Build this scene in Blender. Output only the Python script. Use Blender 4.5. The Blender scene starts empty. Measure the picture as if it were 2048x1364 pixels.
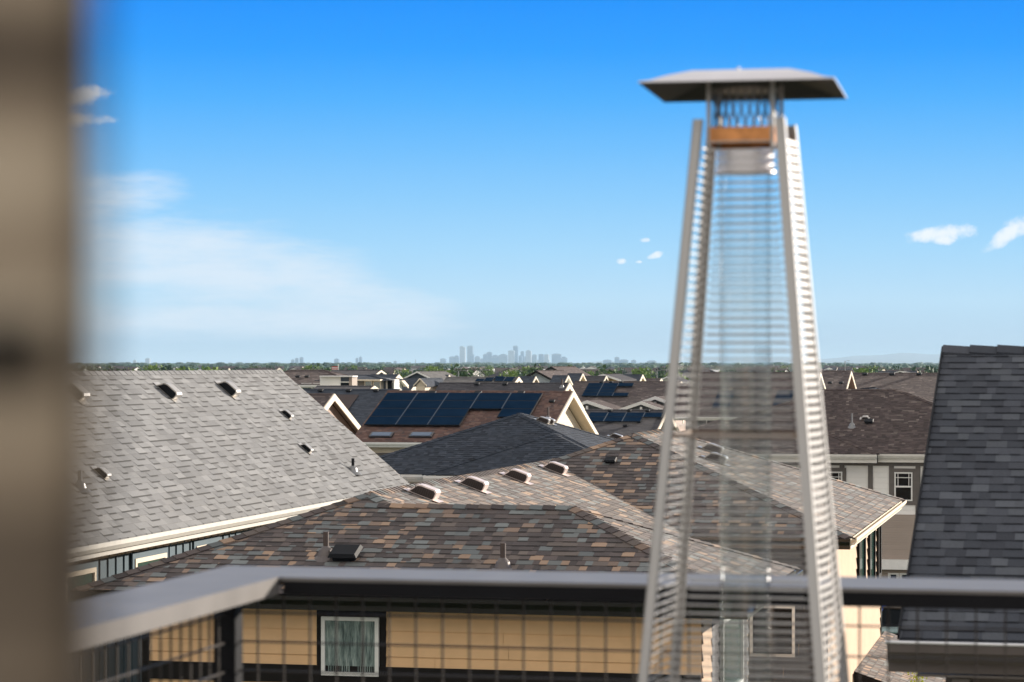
import bpy, math, random
from mathutils import Vector
random.seed(7)
C = bpy.context.scene.collection
# ---------------------------------------------------------------- camera
F = 5120.0
PSI = math.atan(1146 / F)
SP, CP = math.sin(PSI), math.cos(PSI)
HY = 728.0
cam_d = bpy.data.cameras.new("camera")
cam = bpy.data.objects.new("camera", cam_d)
C.objects.link(cam)
bpy.context.scene.camera = cam
cam.location = (0, 0, 0)
cam.rotation_euler = (math.radians(90), 0, PSI)
cam_d.sensor_width = 36
cam_d.lens = 90
cam_d.shift_y = (HY - 682) / 2048
cam_d.clip_start = 0.05
cam_d.clip_end = 200000
cam_d.dof.use_dof = True
cam_d.dof.focus_distance = 55
cam_d.dof.aperture_fstop = 5.6

GZ = -9.0     # ground level; eye height is z = 0


def d(px, py):
    a = (px - 1024) / F
    b = (HY - py) / F
    return Vector((-SP + a * CP, CP + a * SP, b))


def PZ(px, py, z):
    v = d(px, py)
    return v * (z / v.z)


def PY(px, py, y):
    v = d(px, py)
    return v * (y / v.y)


def PX(px, py, x):
    v = d(px, py)
    return v * (x / v.x)


def PT(px, py, t):
    return d(px, py) * t


# ---------------------------------------------------------------- nodes
def srgb(r, g, b):
    f = lambda c: ((c / 255 + 0.055) / 1.055) ** 2.4 if c > 10 else c / 255 / 12.92
    return (f(r), f(g), f(b), 1)


class NT:
    def __init__(s, tree):
        s.t = tree

    def n(s, kind, **kw):
        nd = s.t.nodes.new(kind)
        for k, v in kw.items():
            if k.startswith('i_'):
                nd.inputs[k[2:].replace('_', ' ')].default_value = v
            else:
                setattr(nd, k, v)
        return nd

    def m(s, op, a, b=None, c=None, clamp=False):
        nd = s.t.nodes.new('ShaderNodeMath')
        nd.operation = op
        nd.use_clamp = clamp
        for i, v in enumerate((a, b, c)):
            if v is None:
                continue
            if isinstance(v, (int, float)):
                nd.inputs[i].default_value = v
            else:
                s.t.links.new(v, nd.inputs[i])
        return nd.outputs[0]

    def l(s, a, b):
        s.t.links.new(a, b)

    def ramp(s, fac, stops, const=False):
        nd = s.t.nodes.new('ShaderNodeValToRGB')
        cr = nd.color_ramp
        cr.interpolation = 'CONSTANT' if const else 'LINEAR'
        while len(cr.elements) < len(stops):
            cr.elements.new(0.5)
        for e, (p, col) in zip(cr.elements, stops):
            e.position = p
            e.color = col
        s.l(fac, nd.inputs[0])
        return nd.outputs[0]

    def mix(s, fac, a, b, mode='MIX'):
        nd = s.t.nodes.new('ShaderNodeMix')
        nd.data_type = 'RGBA'
        nd.blend_type = mode
        for i, v in ((0, fac), (6, a), (7, b)):
            if isinstance(v, (int, float, tuple)):
                nd.inputs[i].default_value = v
            else:
                s.l(v, nd.inputs[i])
        return nd.outputs[2]


# ---------------------------------------------------------------- sky, sun, exposure
SUN_E, SUN_A = 14.0, 48.0           # elevation; azimuth from +X towards +Y
world = bpy.data.worlds.new("World")
bpy.context.scene.world = world
world.use_nodes = True
W = NT(world.node_tree)
W.t.nodes.clear()
out = W.n('ShaderNodeOutputWorld')
bg = W.n('ShaderNodeBackground')
W.l(bg.outputs[0], out.inputs[0])
skyt = W.n('ShaderNodeTexSky', sky_type='NISHITA', sun_disc=False)
skyt.sun_elevation = math.radians(SUN_E)
skyt.sun_rotation = math.radians(90 - SUN_A)
skyt.altitude = 1600
skyt.air_density = 1.0
skyt.dust_density = 0.6
bg.inputs[1].default_value = 0.1
tc = W.n('ShaderNodeTexCoord')
sep = W.n('ShaderNodeSeparateXYZ')
W.l(tc.outputs['Generated'], sep.inputs[0])
el = W.m('MULTIPLY', W.m('ARCSINE', sep.outputs[2]), 57.2958)
az = W.m('MULTIPLY', W.m('ARCTAN2', sep.outputs[0], sep.outputs[1]), 57.2958)
S10 = lambda r, g, b: tuple(10 * v for v in srgb(r, g, b)[:3]) + (1,)
low = W.ramp(W.m('DIVIDE', el, 20.0, clamp=True), [
    (0.0, srgb(172, 204, 226)), (0.027, srgb(182, 213, 236)), (0.07, srgb(188, 225, 249)), (0.127, srgb(164, 217, 253)),
    (0.185, srgb(136, 204, 254)), (0.24, srgb(106, 190, 255)), (0.295, srgb(70, 175, 255)), (0.35, srgb(30, 158, 255)), (0.407, srgb(0, 146, 255)),
    (0.56, srgb(70, 150, 225)), (1.0, srgb(236, 232, 230))])  # sky above the view raised to a bright neutral as added fill
low10 = W.mix(1.0, low, (6.1, 6.1, 6.1, 1), 'MULTIPLY')
hf = W.m('DIVIDE', W.m('SUBTRACT', el, 9.5), 25.0, clamp=True)
base = W.mix(W.m('MULTIPLY', hf, 0.15), low10, skyt.outputs[0])


def azel(px, py):
    v = d(px, py).normalized()
    return math.degrees(math.atan2(v.x, v.y)), math.degrees(math.asin(v.z))


nzt = W.n('ShaderNodeTexNoise')
nzt.inputs['Scale'].default_value = 120
nzt.inputs['Detail'].default_value = 6
nzt.inputs['Roughness'].default_value = 0.62
W.l(tc.outputs['Generated'], nzt.inputs['Vector'])
mp = W.n('ShaderNodeMapping')
mp.inputs['Scale'].default_value = (1, 1, 5.5)
W.l(tc.outputs['Generated'], mp.inputs[0])
nzw = W.n('ShaderNodeTexNoise')
nzw.inputs['Scale'].default_value = 17
nzw.inputs['Detail'].default_value = 7
nzw.inputs['Roughness'].default_value = 0.68
W.l(mp.outputs[0], nzw.inputs['Vector'])
nz, nw = nzt.outputs[0], nzw.outputs[0]


def puff(px, py, rx, ry, tilt=0.0):
    a0, e0 = azel(px, py)
    k = 360 / 2 / math.pi / F
    da = W.m('SUBTRACT', az, a0)
    de = W.m('SUBTRACT', W.m('SUBTRACT', el, e0), W.m('MULTIPLY', da, tilt))
    u = W.m('DIVIDE', da, rx * k)
    v = W.m('DIVIDE', de, ry * k)
    r2 = W.m('ADD', W.m('MULTIPLY', u, u), W.m('MULTIPLY', v, v))
    return W.m('SUBTRACT', 1.0, r2)


def smooth(x, lo, hi):
    nd = W.n('ShaderNodeMapRange', interpolation_type='SMOOTHSTEP')
    W.l(x, nd.inputs[0])
    nd.inputs[1].default_value = lo
    nd.inputs[2].default_value = hi
    return nd.outputs[0]


cum = None
for p in [(1862, 470, 52, 16, 0.1), (1905, 464, 46, 21, 0.0), (1888, 480, 30, 12, 0), (2025, 462, 60, 20, 0.6), (2055, 447, 50, 24, 0.2),
          (1290, 480, 14, 6, 0), (1312, 511, 20, 8, 0.2), (1242, 522, 14, 7, 0), (1278, 524, 9, 4, 0),
          (170, 190, 60, 20, 0.1), (140, 240, 90, 16, 0)]:
    m_ = W.m('ADD', puff(*p), W.m('MULTIPLY', W.m('SUBTRACT', nz, 0.5), 3.2))
    cum = m_ if cum is None else W.m('MAXIMUM', cum, m_)
cum = smooth(cum, 0.0, 1.3)
base = W.mix(W.m('MULTIPLY', cum, 0.85), base, tuple(6.4 * c for c in srgb(250, 252, 255)[:3]) + (1,))
wisp = None
for p in [(400, 530, 330, 92, -0.12), (640, 570, 260, 62, -0.28), (235, 395, 120, 50, 0.1), (480, 640, 380, 40, 0)]:
    m_ = W.m('ADD', puff(*p), W.m('MULTIPLY', W.m('SUBTRACT', nw, 0.5), 3.4))
    wisp = m_ if wisp is None else W.m('MAXIMUM', wisp, m_)
wisp = smooth(wisp, -0.6, 1.5)
base = W.mix(W.m('MULTIPLY', wisp, 0.86), base, tuple(6.2 * c for c in srgb(226, 238, 250)[:3]) + (1,))
back = smooth(W.m('MULTIPLY', sep.outputs[1], -1.0), 0.15, 0.75)  # bright sky added behind the camera to fill the walls facing it
base = W.mix(W.m('MULTIPLY', back, 0.9), base, tuple(7.9 * c for c in srgb(240, 234, 226)[:3]) + (1,))
W.l(base, bg.inputs[0])

sun_d = bpy.data.lights.new("sun", 'SUN')
sun_d.energy = 5.0
sun_d.angle = math.radians(0.6)
sun_d.color = (1.0, 0.90, 0.78)
sun = bpy.data.objects.new("sun", sun_d)
C.objects.link(sun)
e_, a_ = math.radians(SUN_E), math.radians(SUN_A)
sv = Vector((math.cos(e_) * math.cos(a_), math.cos(e_) * math.sin(a_), math.sin(e_)))
sun.rotation_euler = sv.to_track_quat('Z', 'Y').to_euler()
vs = bpy.context.scene.view_settings
vs.view_transform = 'Standard'
vs.look = 'None'
vs.exposure = 0.72
vs.gamma = 1.0
cy = bpy.context.scene.cycles
cy.max_bounces = 8
cy.transparent_max_bounces = 12
cy.volume_bounces = 0

# ---------------------------------------------------------------- materials
def new_mat(name):
    m = bpy.data.materials.new(name)
    m.use_nodes = True
    t = NT(m.node_tree)
    b = m.node_tree.nodes['Principled BSDF']
    return m, t, b


def mat(name, col, rough=0.7, metal=0.0, var=0.12, scale=6.0, bump=0.0, spec=0.5, stretch=(1, 1, 1)):
    m, t, b = new_mat(name)
    tc = t.n('ShaderNodeTexCoord')
    mp = t.n('ShaderNodeMapping')
    mp.inputs['Scale'].default_value = stretch
    t.l(tc.outputs['Object'], mp.inputs[0])
    nz = t.n('ShaderNodeTexNoise')
    nz.inputs['Scale'].default_value = scale
    nz.inputs['Detail'].default_value = 5
    t.l(mp.outputs[0], nz.inputs['Vector'])
    c0 = tuple(min(1, x * (1 - var)) for x in col[:3]) + (1,)
    c1 = tuple(min(1, x * (1 + var)) for x in col[:3]) + (1,)
    t.l(t.ramp(nz.outputs[0], [(0.3, c0), (0.7, c1)]), b.inputs['Base Color'])
    b.inputs['Roughness'].default_value = rough
    b.inputs['Metallic'].default_value = metal
    b.inputs['Specular IOR Level'].default_value = spec
    if bump:
        bp = t.n('ShaderNodeBump')
        bp.inputs['Strength'].default_value = bump
        bp.inputs['Distance'].default_value = 0.01
        t.l(nz.outputs[0], bp.inputs['Height'])
        t.l(bp.outputs[0], b.inputs['Normal'])
    return m


def palette(stops):
    n = len(stops)
    tot = sum(w for w, _ in stops)
    acc, outp = 0.0, []
    for w, c in stops:
        outp.append((acc / tot, c))
        acc += w
    return outp


def shingle_geo(name, pal, sheen=0.0, line=.4, vary=.44):
    """colour of real modelled shingle tabs: each face carries 'tone'"""
    m, t, b = new_mat(name)
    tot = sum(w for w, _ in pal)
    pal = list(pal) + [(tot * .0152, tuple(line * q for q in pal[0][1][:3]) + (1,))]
    at = t.n('ShaderNodeAttribute', attribute_name='tone')
    col = t.ramp(at.outputs['Fac'], palette(pal), const=True)
    fr = t.m('FRACT', t.m('MULTIPLY', at.outputs['Fac'], 97.0))
    val = t.m('MULTIPLY_ADD', fr, vary, 1.0 - vary / 2)
    tc = t.n('ShaderNodeTexCoord')
    nz = t.n('ShaderNodeTexNoise')
    nz.inputs['Scale'].default_value = 70
    nz.inputs['Detail'].default_value = 3
    t.l(tc.outputs['Object'], nz.inputs['Vector'])
    nz2 = t.n('ShaderNodeTexNoise')
    nz2.inputs['Scale'].default_value = 0.7
    nz2.inputs['Detail'].default_value = 5
    t.l(tc.outputs['Object'], nz2.inputs['Vector'])
    val = t.m('MULTIPLY', val, t.m('MULTIPLY_ADD', nz.outputs[0], 0.5, 0.75))
    val = t.m('MULTIPLY', val, t.m('MULTIPLY_ADD', nz2.outputs[0], 0.35, 0.82))
    hs = t.n('ShaderNodeVectorMath', operation='SCALE')
    t.l(col, hs.inputs[0])
    t.l(val, hs.inputs['Scale'])
    t.l(hs.outputs[0], b.inputs['Base Color'])
    b.inputs['Roughness'].default_value = 0.85
    b.inputs['Specular IOR Level'].default_value = 0.25
    bp = t.n('ShaderNodeBump')
    b.inputs['Sheen Weight'].default_value = sheen
    b.inputs['Sheen Roughness'].default_value = 0.45
    b.inputs['Sheen Tint'].default_value = (1, .93, .85, 1)
    bp.inputs['Strength'].default_value = 0.5
    bp.inputs['Distance'].default_value = 0.008
    t.l(nz.outputs[0], bp.inputs['Height'])
    t.l(bp.outputs[0], b.inputs['Normal'])
    return m


def shingle_tex(name, pal, h=0.165, w=0.3, bumpd=0.03, streak=0.0):
    m, t, b = new_mat(name)
    uv = t.n('ShaderNodeUVMap')
    sx = t.n('ShaderNodeSeparateXYZ')
    t.l(uv.outputs[0], sx.inputs[0])
    v = t.m('DIVIDE', sx.outputs[1], h)
    row = t.m('FLOOR', v)
    fv = t.m('FRACT', v)
    rn = t.n('ShaderNodeTexWhiteNoise', noise_dimensions='1D')
    t.l(row, rn.inputs['W'])
    u = t.m('ADD', t.m('DIVIDE', sx.outputs[0], w), t.m('MULTIPLY', rn.outputs[0], 17.0))
    wob = t.m('MULTIPLY', t.m('SINE', t.m('ADD', t.m('MULTIPLY', u, 2.1), t.m('MULTIPLY', row, 1.7))), 0.35)
    cell = t.m('FLOOR', t.m('ADD', u, wob))
    cx = t.n('ShaderNodeCombineXYZ')
    t.l(cell, cx.inputs[0])
    t.l(row, cx.inputs[1])
    wn = t.n('ShaderNodeTexWhiteNoise', noise_dimensions='3D')
    t.l(cx.outputs[0], wn.inputs[0])
    col = t.ramp(wn.outputs[0], palette(pal), const=True)
    fr = t.m('FRACT', t.m('MULTIPLY', wn.outputs[0], 91.0))
    tc = t.n('ShaderNodeTexCoord')
    nz2 = t.n('ShaderNodeTexNoise')
    nz2.inputs['Scale'].default_value = 0.45
    nz2.inputs['Detail'].default_value = 6
    t.l(tc.outputs['Object'], nz2.inputs['Vector'])
    val = t.m('MULTIPLY', t.m('MULTIPLY_ADD', fr, 0.36, 0.82), t.m('MULTIPLY_ADD', nz2.outputs[0], 0.5, 0.75))
    hs = t.n('ShaderNodeVectorMath', operation='SCALE')
    t.l(col, hs.inputs[0])
    t.l(val, hs.inputs['Scale'])
    t.l(hs.outputs[0], b.inputs['Base Color'])
    b.inputs['Roughness'].default_value = 0.85
    b.inputs['Specular IOR Level'].default_value = 0.25
    hgt = t.m('ADD', t.m('SUBTRACT', 1.0, fv), t.m('MULTIPLY', fr, 0.45))
    bp = t.n('ShaderNodeBump')
    bp.inputs['Strength'].default_value = 0.9
    bp.inputs['Distance'].default_value = bumpd
    t.l(hgt, bp.inputs['Height'])
    t.l(bp.outputs[0], b.inputs['Normal'])
    return m


def siding(name, col, h=0.2, vertical=False, depth=0.02, rough=0.75):
    """lap siding (or board and batten) of a far wall, in object space"""
    m, t, b = new_mat(name)
    tc = t.n('ShaderNodeTexCoord')
    sx = t.n('ShaderNodeSeparateXYZ')
    t.l(tc.outputs['Object'], sx.inputs[0])
    src = t.m('ADD', sx.outputs[0], sx.outputs[1]) if vertical else sx.outputs[2]
    fv = t.m('FRACT', t.m('DIVIDE', src, h))
    rowid = t.m('FLOOR', t.m('DIVIDE', src, h))
    rn = t.n('ShaderNodeTexWhiteNoise', noise_dimensions='1D')
    t.l(rowid, rn.inputs['W'])
    nz = t.n('ShaderNodeTexNoise')
    nz.inputs['Scale'].default_value = 1.3
    nz.inputs['Detail'].default_value = 6
    t.l(tc.outputs['Object'], nz.inputs['Vector'])
    val = t.m('ADD', t.m('MULTIPLY_ADD', nz.outputs[0], 0.22, 0.86), t.m('MULTIPLY', rn.outputs[0], 0.06))
    hs = t.n('ShaderNodeVectorMath', operation='SCALE')
    hs.inputs[0].default_value = col[:3]
    t.l(val, hs.inputs['Scale'])
    t.l(hs.outputs[0], b.inputs['Base Color'])
    b.inputs['Roughness'].default_value = rough
    hg = t.m('SUBTRACT', 1.0, fv) if not vertical else t.m('LESS_THAN', fv, 0.14)
    bp = t.n('ShaderNodeBump')
    bp.inputs['Strength'].default_value = 0.8
    bp.inputs['Distance'].default_value = depth
    t.l(hg, bp.inputs['Height'])
    t.l(bp.outputs[0], b.inputs['Normal'])
    return m


g3 = lambda v, w=None: (v, v if w is None else w, v, 1)
PAL_MULTI = [(26, (.038, .029, .029, 1)), (22, (.060, .045, .042, 1)), (14, (.090, .070, .060, 1)), (12, (.108, .118, .117, 1)),
             (6, (.082, .092, .094, 1)), (9, (.235, .155, .104, 1)), (6, (.165, .112, .082, 1))]
PAL_GREY = [(40, (.162, .165, .169, 1)), (40, (.184, .187, .190, 1)), (14, (.208, .210, .212, 1)), (5, (.128, .130, .132, 1))]
PAL_CHAR = [(30, (0.0499, 0.0553, 0.0678, 1)), (30, (0.0660, 0.0713, 0.0856, 1)), (15, (0.0891, 0.0963, 0.1104, 1)), (15, (0.0410, 0.0447, 0.0553, 1))]
PAL_DARK = [(30, (0.0309, 0.0381, 0.0526, 1)), (30, (0.0381, 0.0471, 0.0635, 1)), (20, (0.0508, 0.0599, 0.0779, 1))]
PAL_BRN = [(30, (0.1418, 0.0810, 0.0648, 1)), (30, (0.1148, 0.0675, 0.0567, 1)), (20, (0.1688, 0.1053, 0.0837, 1)), (12, (0.1013, 0.0702, 0.0648, 1))]
PAL_UMB = [(30, (0.0725, 0.0535, 0.0500, 1)), (30, (0.0862, 0.0638, 0.0586, 1)), (20, (0.1087, 0.0828, 0.0742, 1)), (6, (0.1725, 0.1380, 0.1207, 1))]
PAL_SLATE = [(30, (0.0462, 0.0434, 0.0490, 1)), (30, (0.0560, 0.0518, 0.0574, 1)), (20, (0.0700, 0.0644, 0.0686, 1))]
PAL_LGREY = [(30, (.11, .105, .10, 1)), (30, (.13, .125, .118, 1)), (20, (.15, .14, .135, 1))]
M = {}
M['multi'] = shingle_geo('multicolour_shingle', [(w, tuple(1.42 * q for q in c[:3]) + (1,)) for w, c in PAL_MULTI], .22)
M['grey'] = shingle_geo('light_grey_shingle', PAL_GREY, .12, .26, .26)
M['char'] = shingle_geo('charcoal_shingle', PAL_CHAR, 0.0, .4, .26)
M['darkg'] = shingle_geo('dark_shingle_tabs', PAL_DARK)
M['browng'] = shingle_geo('brown_shingle_tabs', PAL_BRN)
M['umberg'] = shingle_geo('umber_shingle_tabs', PAL_UMB)
M['dark'] = shingle_tex('dark_shingle', PAL_DARK)
M['brown'] = shingle_tex('brown_shingle', PAL_BRN)
M['umber'] = shingle_tex('umber_shingle', PAL_UMB)
M['slate'] = shingle_tex('slate_shingle', PAL_SLATE)
M['lgrey'] = shingle_tex('pale_grey_shingle', PAL_LGREY)
M['cream'] = mat('cream_trim', (.72, .62, .48), .55, var=.06)
M['white'] = mat('white_trim', (.76, .75, .72), .5, var=.05)
M['offwhite'] = mat('offwhite_gutter', (.62, .60, .55), .4, var=.06)
M['bronze'] = mat('dark_bronze_trim', (.008, .007, .007), .2, var=.2, spec=.5)
M['bronze_m'] = mat('dark_brown_trim', (.012, .010, .009), .7, var=.15, spec=.15)
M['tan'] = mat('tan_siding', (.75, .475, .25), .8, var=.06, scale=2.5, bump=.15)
M['tan_lit'] = mat('tan_siding_sunlit', (.52, .36, .235), .8, var=.06, scale=2.5, bump=.15)
M['dgrey'] = siding('dark_grey_siding', (.050, .050, .055), .2)
M['blue'] = siding('blue_board_siding', (.062, .105, .135), .42, vertical=True)
M['blued'] = siding('dark_blue_siding', (.045, .060, .082), .2)
M['creamsid'] = siding('cream_siding', (.66, .56, .43), .2)
M['brnsid'] = siding('brown_siding', (.36, .26, .21), .2)
M['whitesid'] = siding('white_siding', (.82, .80, .76), .2)
M['greysid'] = siding('grey_siding', (.13, .14, .15), .2)
M['paleblue'] = siding('pale_blue_siding', (.40, .46, .50), .2)
M['yellow'] = siding('yellow_siding', (.62, .40, .14), .2)
M['taupe'] = siding('taupe_siding', (.20, .175, .155), .2)
M['taupetrim'] = mat('taupe_trim', (.115, .10, .09), .6)
M['brick'] = siding('taupe_brick', (.33, .27, .225), .09)
M['steel'] = mat('brushed_steel', (.45, .435, .42), .42, metal=.5, var=.06, scale=3, stretch=(1, 1, .1))
M['steeld'] = mat('shaded_steel', (.20, .20, .205), .45, metal=.8, var=.1)
M['hoodm'] = mat('hood_steel', (.80, .77, .79), .36, metal=.25, var=.1, scale=4)
M['hood_dark'] = mat('near_black_steel', (.005, .004, .004), .6, var=.4, scale=12)  # near-black steel colour for the hood underside
M['brace'] = mat('dull_brace', (.24, .18, .14), .5, metal=.5)
M['copper'] = mat('heated_copper_burner', (.62, .27, .10), .4, metal=.8, var=.35, scale=25)
M['railm'] = mat('dark_bronze_with_shade', (.008, .008, .010), .5, var=.15, spec=.12)  # posts; near-black colour also holds the shade of the front cap face
M['raillit'] = mat('bronze_rail_cap_lit', (.16, .148, .14), .42, metal=.1, spec=.45, var=.12)  # lighter copy of the rail bronze, light on the cap put into the colour
M['wire'] = mat('dark_wire', (.035, .028, .025), .45, metal=.3)
M['ventb'] = mat('brown_metal_vent', (.74, .62, .57), .34, metal=.3, var=.1, scale=8)
M['ventd'] = mat('dark_vent_louvre', (.030, .018, .015), .5)
M['ventk'] = mat('black_vent', (.008, .009, .012), .6, spec=.15)
M['ventg'] = mat('grey_metal_vent', (.50, .47, .43), .32, metal=.7, var=.1)
M['lead'] = mat('pipe_flashing', (.14, .12, .115), .45, metal=.4)
M['pipe'] = mat('brown_pipe', (.075, .050, .042), .6)
M['galv'] = mat('galvanised_pipe', (.25, .25, .25), .4, metal=.7)
M['skyglass'] = mat('skylight_sky_reflection', (.05, .10, .18), .15)  # sky reflection put into the panes as a blue colour
M['curb'] = mat('skylight_frame', (.03, .03, .035), .4)
M['asphalt'] = mat('asphalt', (.055, .055, .056), .9, var=.2, scale=3)
M['concrete'] = mat('concrete', (.33, .31, .28), .9, var=.15, scale=2)
M['deck'] = mat('deck_floor', (.30, .28, .26), .8, var=.1)
M['orange'] = mat('orange_cone', (.8, .17, .02), .6)
M['blk'] = mat('black_car_paint', (.012, .013, .016), .12, spec=.8)
M['wcar'] = mat('silver_car_paint', (.55, .58, .60), .2, metal=.2)
M['teal'] = mat('teal_car_paint', (.16, .27, .27), .2, metal=.2)
M['bluecar'] = mat('blue_car_paint', (.02, .09, .42), .2)
M['red'] = mat('red_lamp', (.5, .02, .02), .3)
M['tyre'] = mat('tyre', (.02, .02, .02), .9)
M['bark'] = mat('bark', (.10, .07, .05), .9)

m, t, b = new_mat('window_glass')
b.inputs['Base Color'].default_value = (.006, .008, .010, 1)
b.inputs['Roughness'].default_value = .12
b.inputs['Specular IOR Level'].default_value = .06
M['glass'] = m
m, t, b = new_mat('green_window_glass')
b.inputs['Base Color'].default_value = (.03, .075, .065, 1)
b.inputs['Roughness'].default_value = .06
b.inputs['Specular IOR Level'].default_value = .9
M['gglass'] = m
# solar panel: dark blue cells
m, t, b = new_mat('solar_cells')
tc = t.n('ShaderNodeTexCoord')
nz = t.n('ShaderNodeTexNoise')
nz.inputs['Scale'].default_value = 1.2
t.l(tc.outputs['Object'], nz.inputs['Vector'])
t.l(t.ramp(nz.outputs[0], [(.3, (.006, .020, .045, 1)), (.7, (.009, .027, .060, 1))]), b.inputs['Base Color'])
b.inputs['Roughness'].default_value = .3
b.inputs['Specular IOR Level'].default_value = .0
M['solar'] = m
M['solarf'] = mat('solar_frame', (.005, .007, .011), .5, spec=.1)
M['solarg'] = mat('panel_gap_line', (.035, .07, .12), .5)
# curtain
m, t, b = new_mat('lace_curtain')
tc = t.n('ShaderNodeTexCoord')
mp = t.n('ShaderNodeMapping')
mp.inputs['Scale'].default_value = (26, 26, 3)
t.l(tc.outputs['Object'], mp.inputs[0])
nz = t.n('ShaderNodeTexNoise')
nz.inputs['Scale'].default_value = 1.0
nz.inputs['Detail'].default_value = 8
nz.inputs['Roughness'].default_value = .7
t.l(mp.outputs[0], nz.inputs['Vector'])
t.l(t.ramp(nz.outputs[0], [(.35, (.035, .055, .055, 1)), (.50, (.19, .25, .235, 1)), (.68, (.42, .48, .45, 1))]), b.inputs['Base Color'])
b.inputs['Roughness'].default_value = .9
M['curtain'] = m
# tube glass
m, t, b = new_mat('heater_tube_glass')
b.inputs['Base Color'].default_value = (.93, .96, .97, 1)
b.inputs['Transmission Weight'].default_value = 1.0
b.inputs['Roughness'].default_value = .0
b.inputs['IOR'].default_value = 1.45
M['tube'] = m


def leaf_mat(name, c0, c1, sss=0.0):
    m, t, b = new_mat(name)
    at = t.n('ShaderNodeAttribute', attribute_name='tone')
    t.l(t.ramp(at.outputs['Fac'], [(0, c0), (1, c1)]), b.inputs['Base Color'])
    b.inputs['Roughness'].default_value = .7
    b.inputs['Specular IOR Level'].default_value = .2
    return m


M['leafd'] = leaf_mat('dark_foliage', (.035, .075, .020, 1), (.075, .13, .035, 1))
M['leafl'] = leaf_mat('light_foliage', (.10, .17, .030, 1), (.20, .28, .045, 1))
M['leafy'] = leaf_mat('yellow_green_foliage', (.26, .34, .03, 1), (.48, .52, .07, 1))
M['leafm'] = leaf_mat('mixed_foliage', (.022, .052, .034, 1), (.055, .105, .055, 1))


# ---------------------------------------------------------------- mesh helpers
class MB:
    def __init__(s):
        s.v, s.f, s.uv, s.tone, s.mi = [], [], [], [], []

    def poly(s, pts, uv=None, tone=0.5, mi=0):
        i = len(s.v)
        s.v += [tuple(p) for p in pts]
        s.f.append(tuple(range(i, i + len(pts))))
        s.uv.append(uv or [(0, 0)] * len(pts))
        s.tone.append(tone)
        s.mi.append(mi)

    def box(s, x0, x1, y0, y1, z0, z1, tone=.5, mi=0):
        p = [(x0, y0, z0), (x1, y0, z0), (x1, y1, z0), (x0, y1, z0), (x0, y0, z1), (x1, y0, z1), (x1, y1, z1), (x0, y1, z1)]
        for f in ((0, 3, 2, 1), (4, 5, 6, 7), (0, 1, 5, 4), (1, 2, 6, 5), (2, 3, 7, 6), (3, 0, 4, 7)):
            s.poly([p[k] for k in f], tone=tone, mi=mi)

    def obox(s, o, ax, ay, az, tone=.5, mi=0):
        """box from corner o with edge vectors"""
        o, ax, ay, az = map(Vector, (o, ax, ay, az))
        p = [o, o + ax, o + ax + ay, o + ay, o + az, o + ax + az, o + ax + ay + az, o + ay + az]
        for f in ((0, 3, 2, 1), (4, 5, 6, 7), (0, 1, 5, 4), (1, 2, 6, 5), (2, 3, 7, 6), (3, 0, 4, 7)):
            s.poly([p[k] for k in f], tone=tone, mi=mi)

    def bar(s, a, b, w, h=None, up=(0, 0, 1)):
        """bar a->b, cross-section w x h centred"""
        a, b = Vector(a), Vector(b)
        h = h or w
        dr = (b - a)
        sd = dr.cross(Vector(up))
        if sd.length < 1e-6:
            sd = dr.cross(Vector((1, 0, 0)))
        sd = sd.normalized() * w
        uu = sd.cross(dr).normalized() * h
        s.obox(a - sd / 2 - uu / 2, dr, sd, uu)

    def tube(s, a, b, r0, r1=None, n=12, cap=True):
        a, b = Vector(a), Vector(b)
        r1 = r0 if r1 is None else r1
        dr = (b - a).normalized()
        x = dr.cross(Vector((0, 0, 1)))
        if x.length < 1e-4:
            x = Vector((1, 0, 0))
        x.normalize()
        y = dr.cross(x)
        A = [a + (x * math.cos(2 * math.pi * k / n) + y * math.sin(2 * math.pi * k / n)) * r0 for k in range(n)]
        B = [b + (x * math.cos(2 * math.pi * k / n) + y * math.sin(2 * math.pi * k / n)) * r1 for k in range(n)]
        for k in range(n):
            j = (k + 1) % n
            s.poly([A[k], A[j], B[j], B[k]])
        if cap:
            s.poly(A[::-1])
            s.poly(B)

    def prism(s, prof, ax):
        """extrude a polygon (list of 3D pts) along vector ax"""
        ax = Vector(ax)
        P = [Vector(p) for p in prof]
        Q = [p + ax for p in P]
        s.poly(P[::-1])
        s.poly(Q)
        n = len(P)
        for k in range(n):
            j = (k + 1) % n
            s.poly([P[k], P[j], Q[j], Q[k]])


BASE = {}


def link_obj(o):
    C.objects.link(o)
    return o


def build(name, mb, mats, parent=None, smooth=False, weld=False):
    me = bpy.data.meshes.new(name)
    base = Vector(BASE.get(parent.name, (0, 0, 0))) if parent else Vector((0, 0, 0))
    me.from_pydata([tuple(Vector(v) - base) for v in mb.v], [], mb.f)
    if not isinstance(mats, (list, tuple)):
        mats = [mats]
    for m_ in mats:
        me.materials.append(m_)
    uvl = me.uv_layers.new(name='UVMap')
    flat = [c for fu in mb.uv for c in fu]
    uvl.data.foreach_set('uv', [q for c in flat for q in c])
    at = me.attributes.new('tone', 'FLOAT', 'FACE')
    at.data.foreach_set('value', mb.tone)
    me.polygons.foreach_set('material_index', mb.mi)
    if smooth:
        me.polygons.foreach_set('use_smooth', [True] * len(me.polygons))
    me.update()
    o = bpy.data.objects.new(name, me)
    link_obj(o)
    if parent:
        o.parent = parent
        BASE[o.name] = tuple(base)
    return o


def thing(name, label, cat, loc, group=None):
    o = bpy.data.objects.new(name, None)
    o.empty_display_size = 0.3
    link_obj(o)
    o.location = loc
    BASE[o.name] = tuple(loc)
    o['label'] = label
    o['category'] = cat
    if group:
        o['group'] = group
    return o


def tag(o, label=None, cat=None, group=None, kind=None):
    if label:
        o['label'] = label
    if cat:
        o['category'] = cat
    if group:
        o['group'] = group
    if kind:
        o['kind'] = kind
    return o


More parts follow.
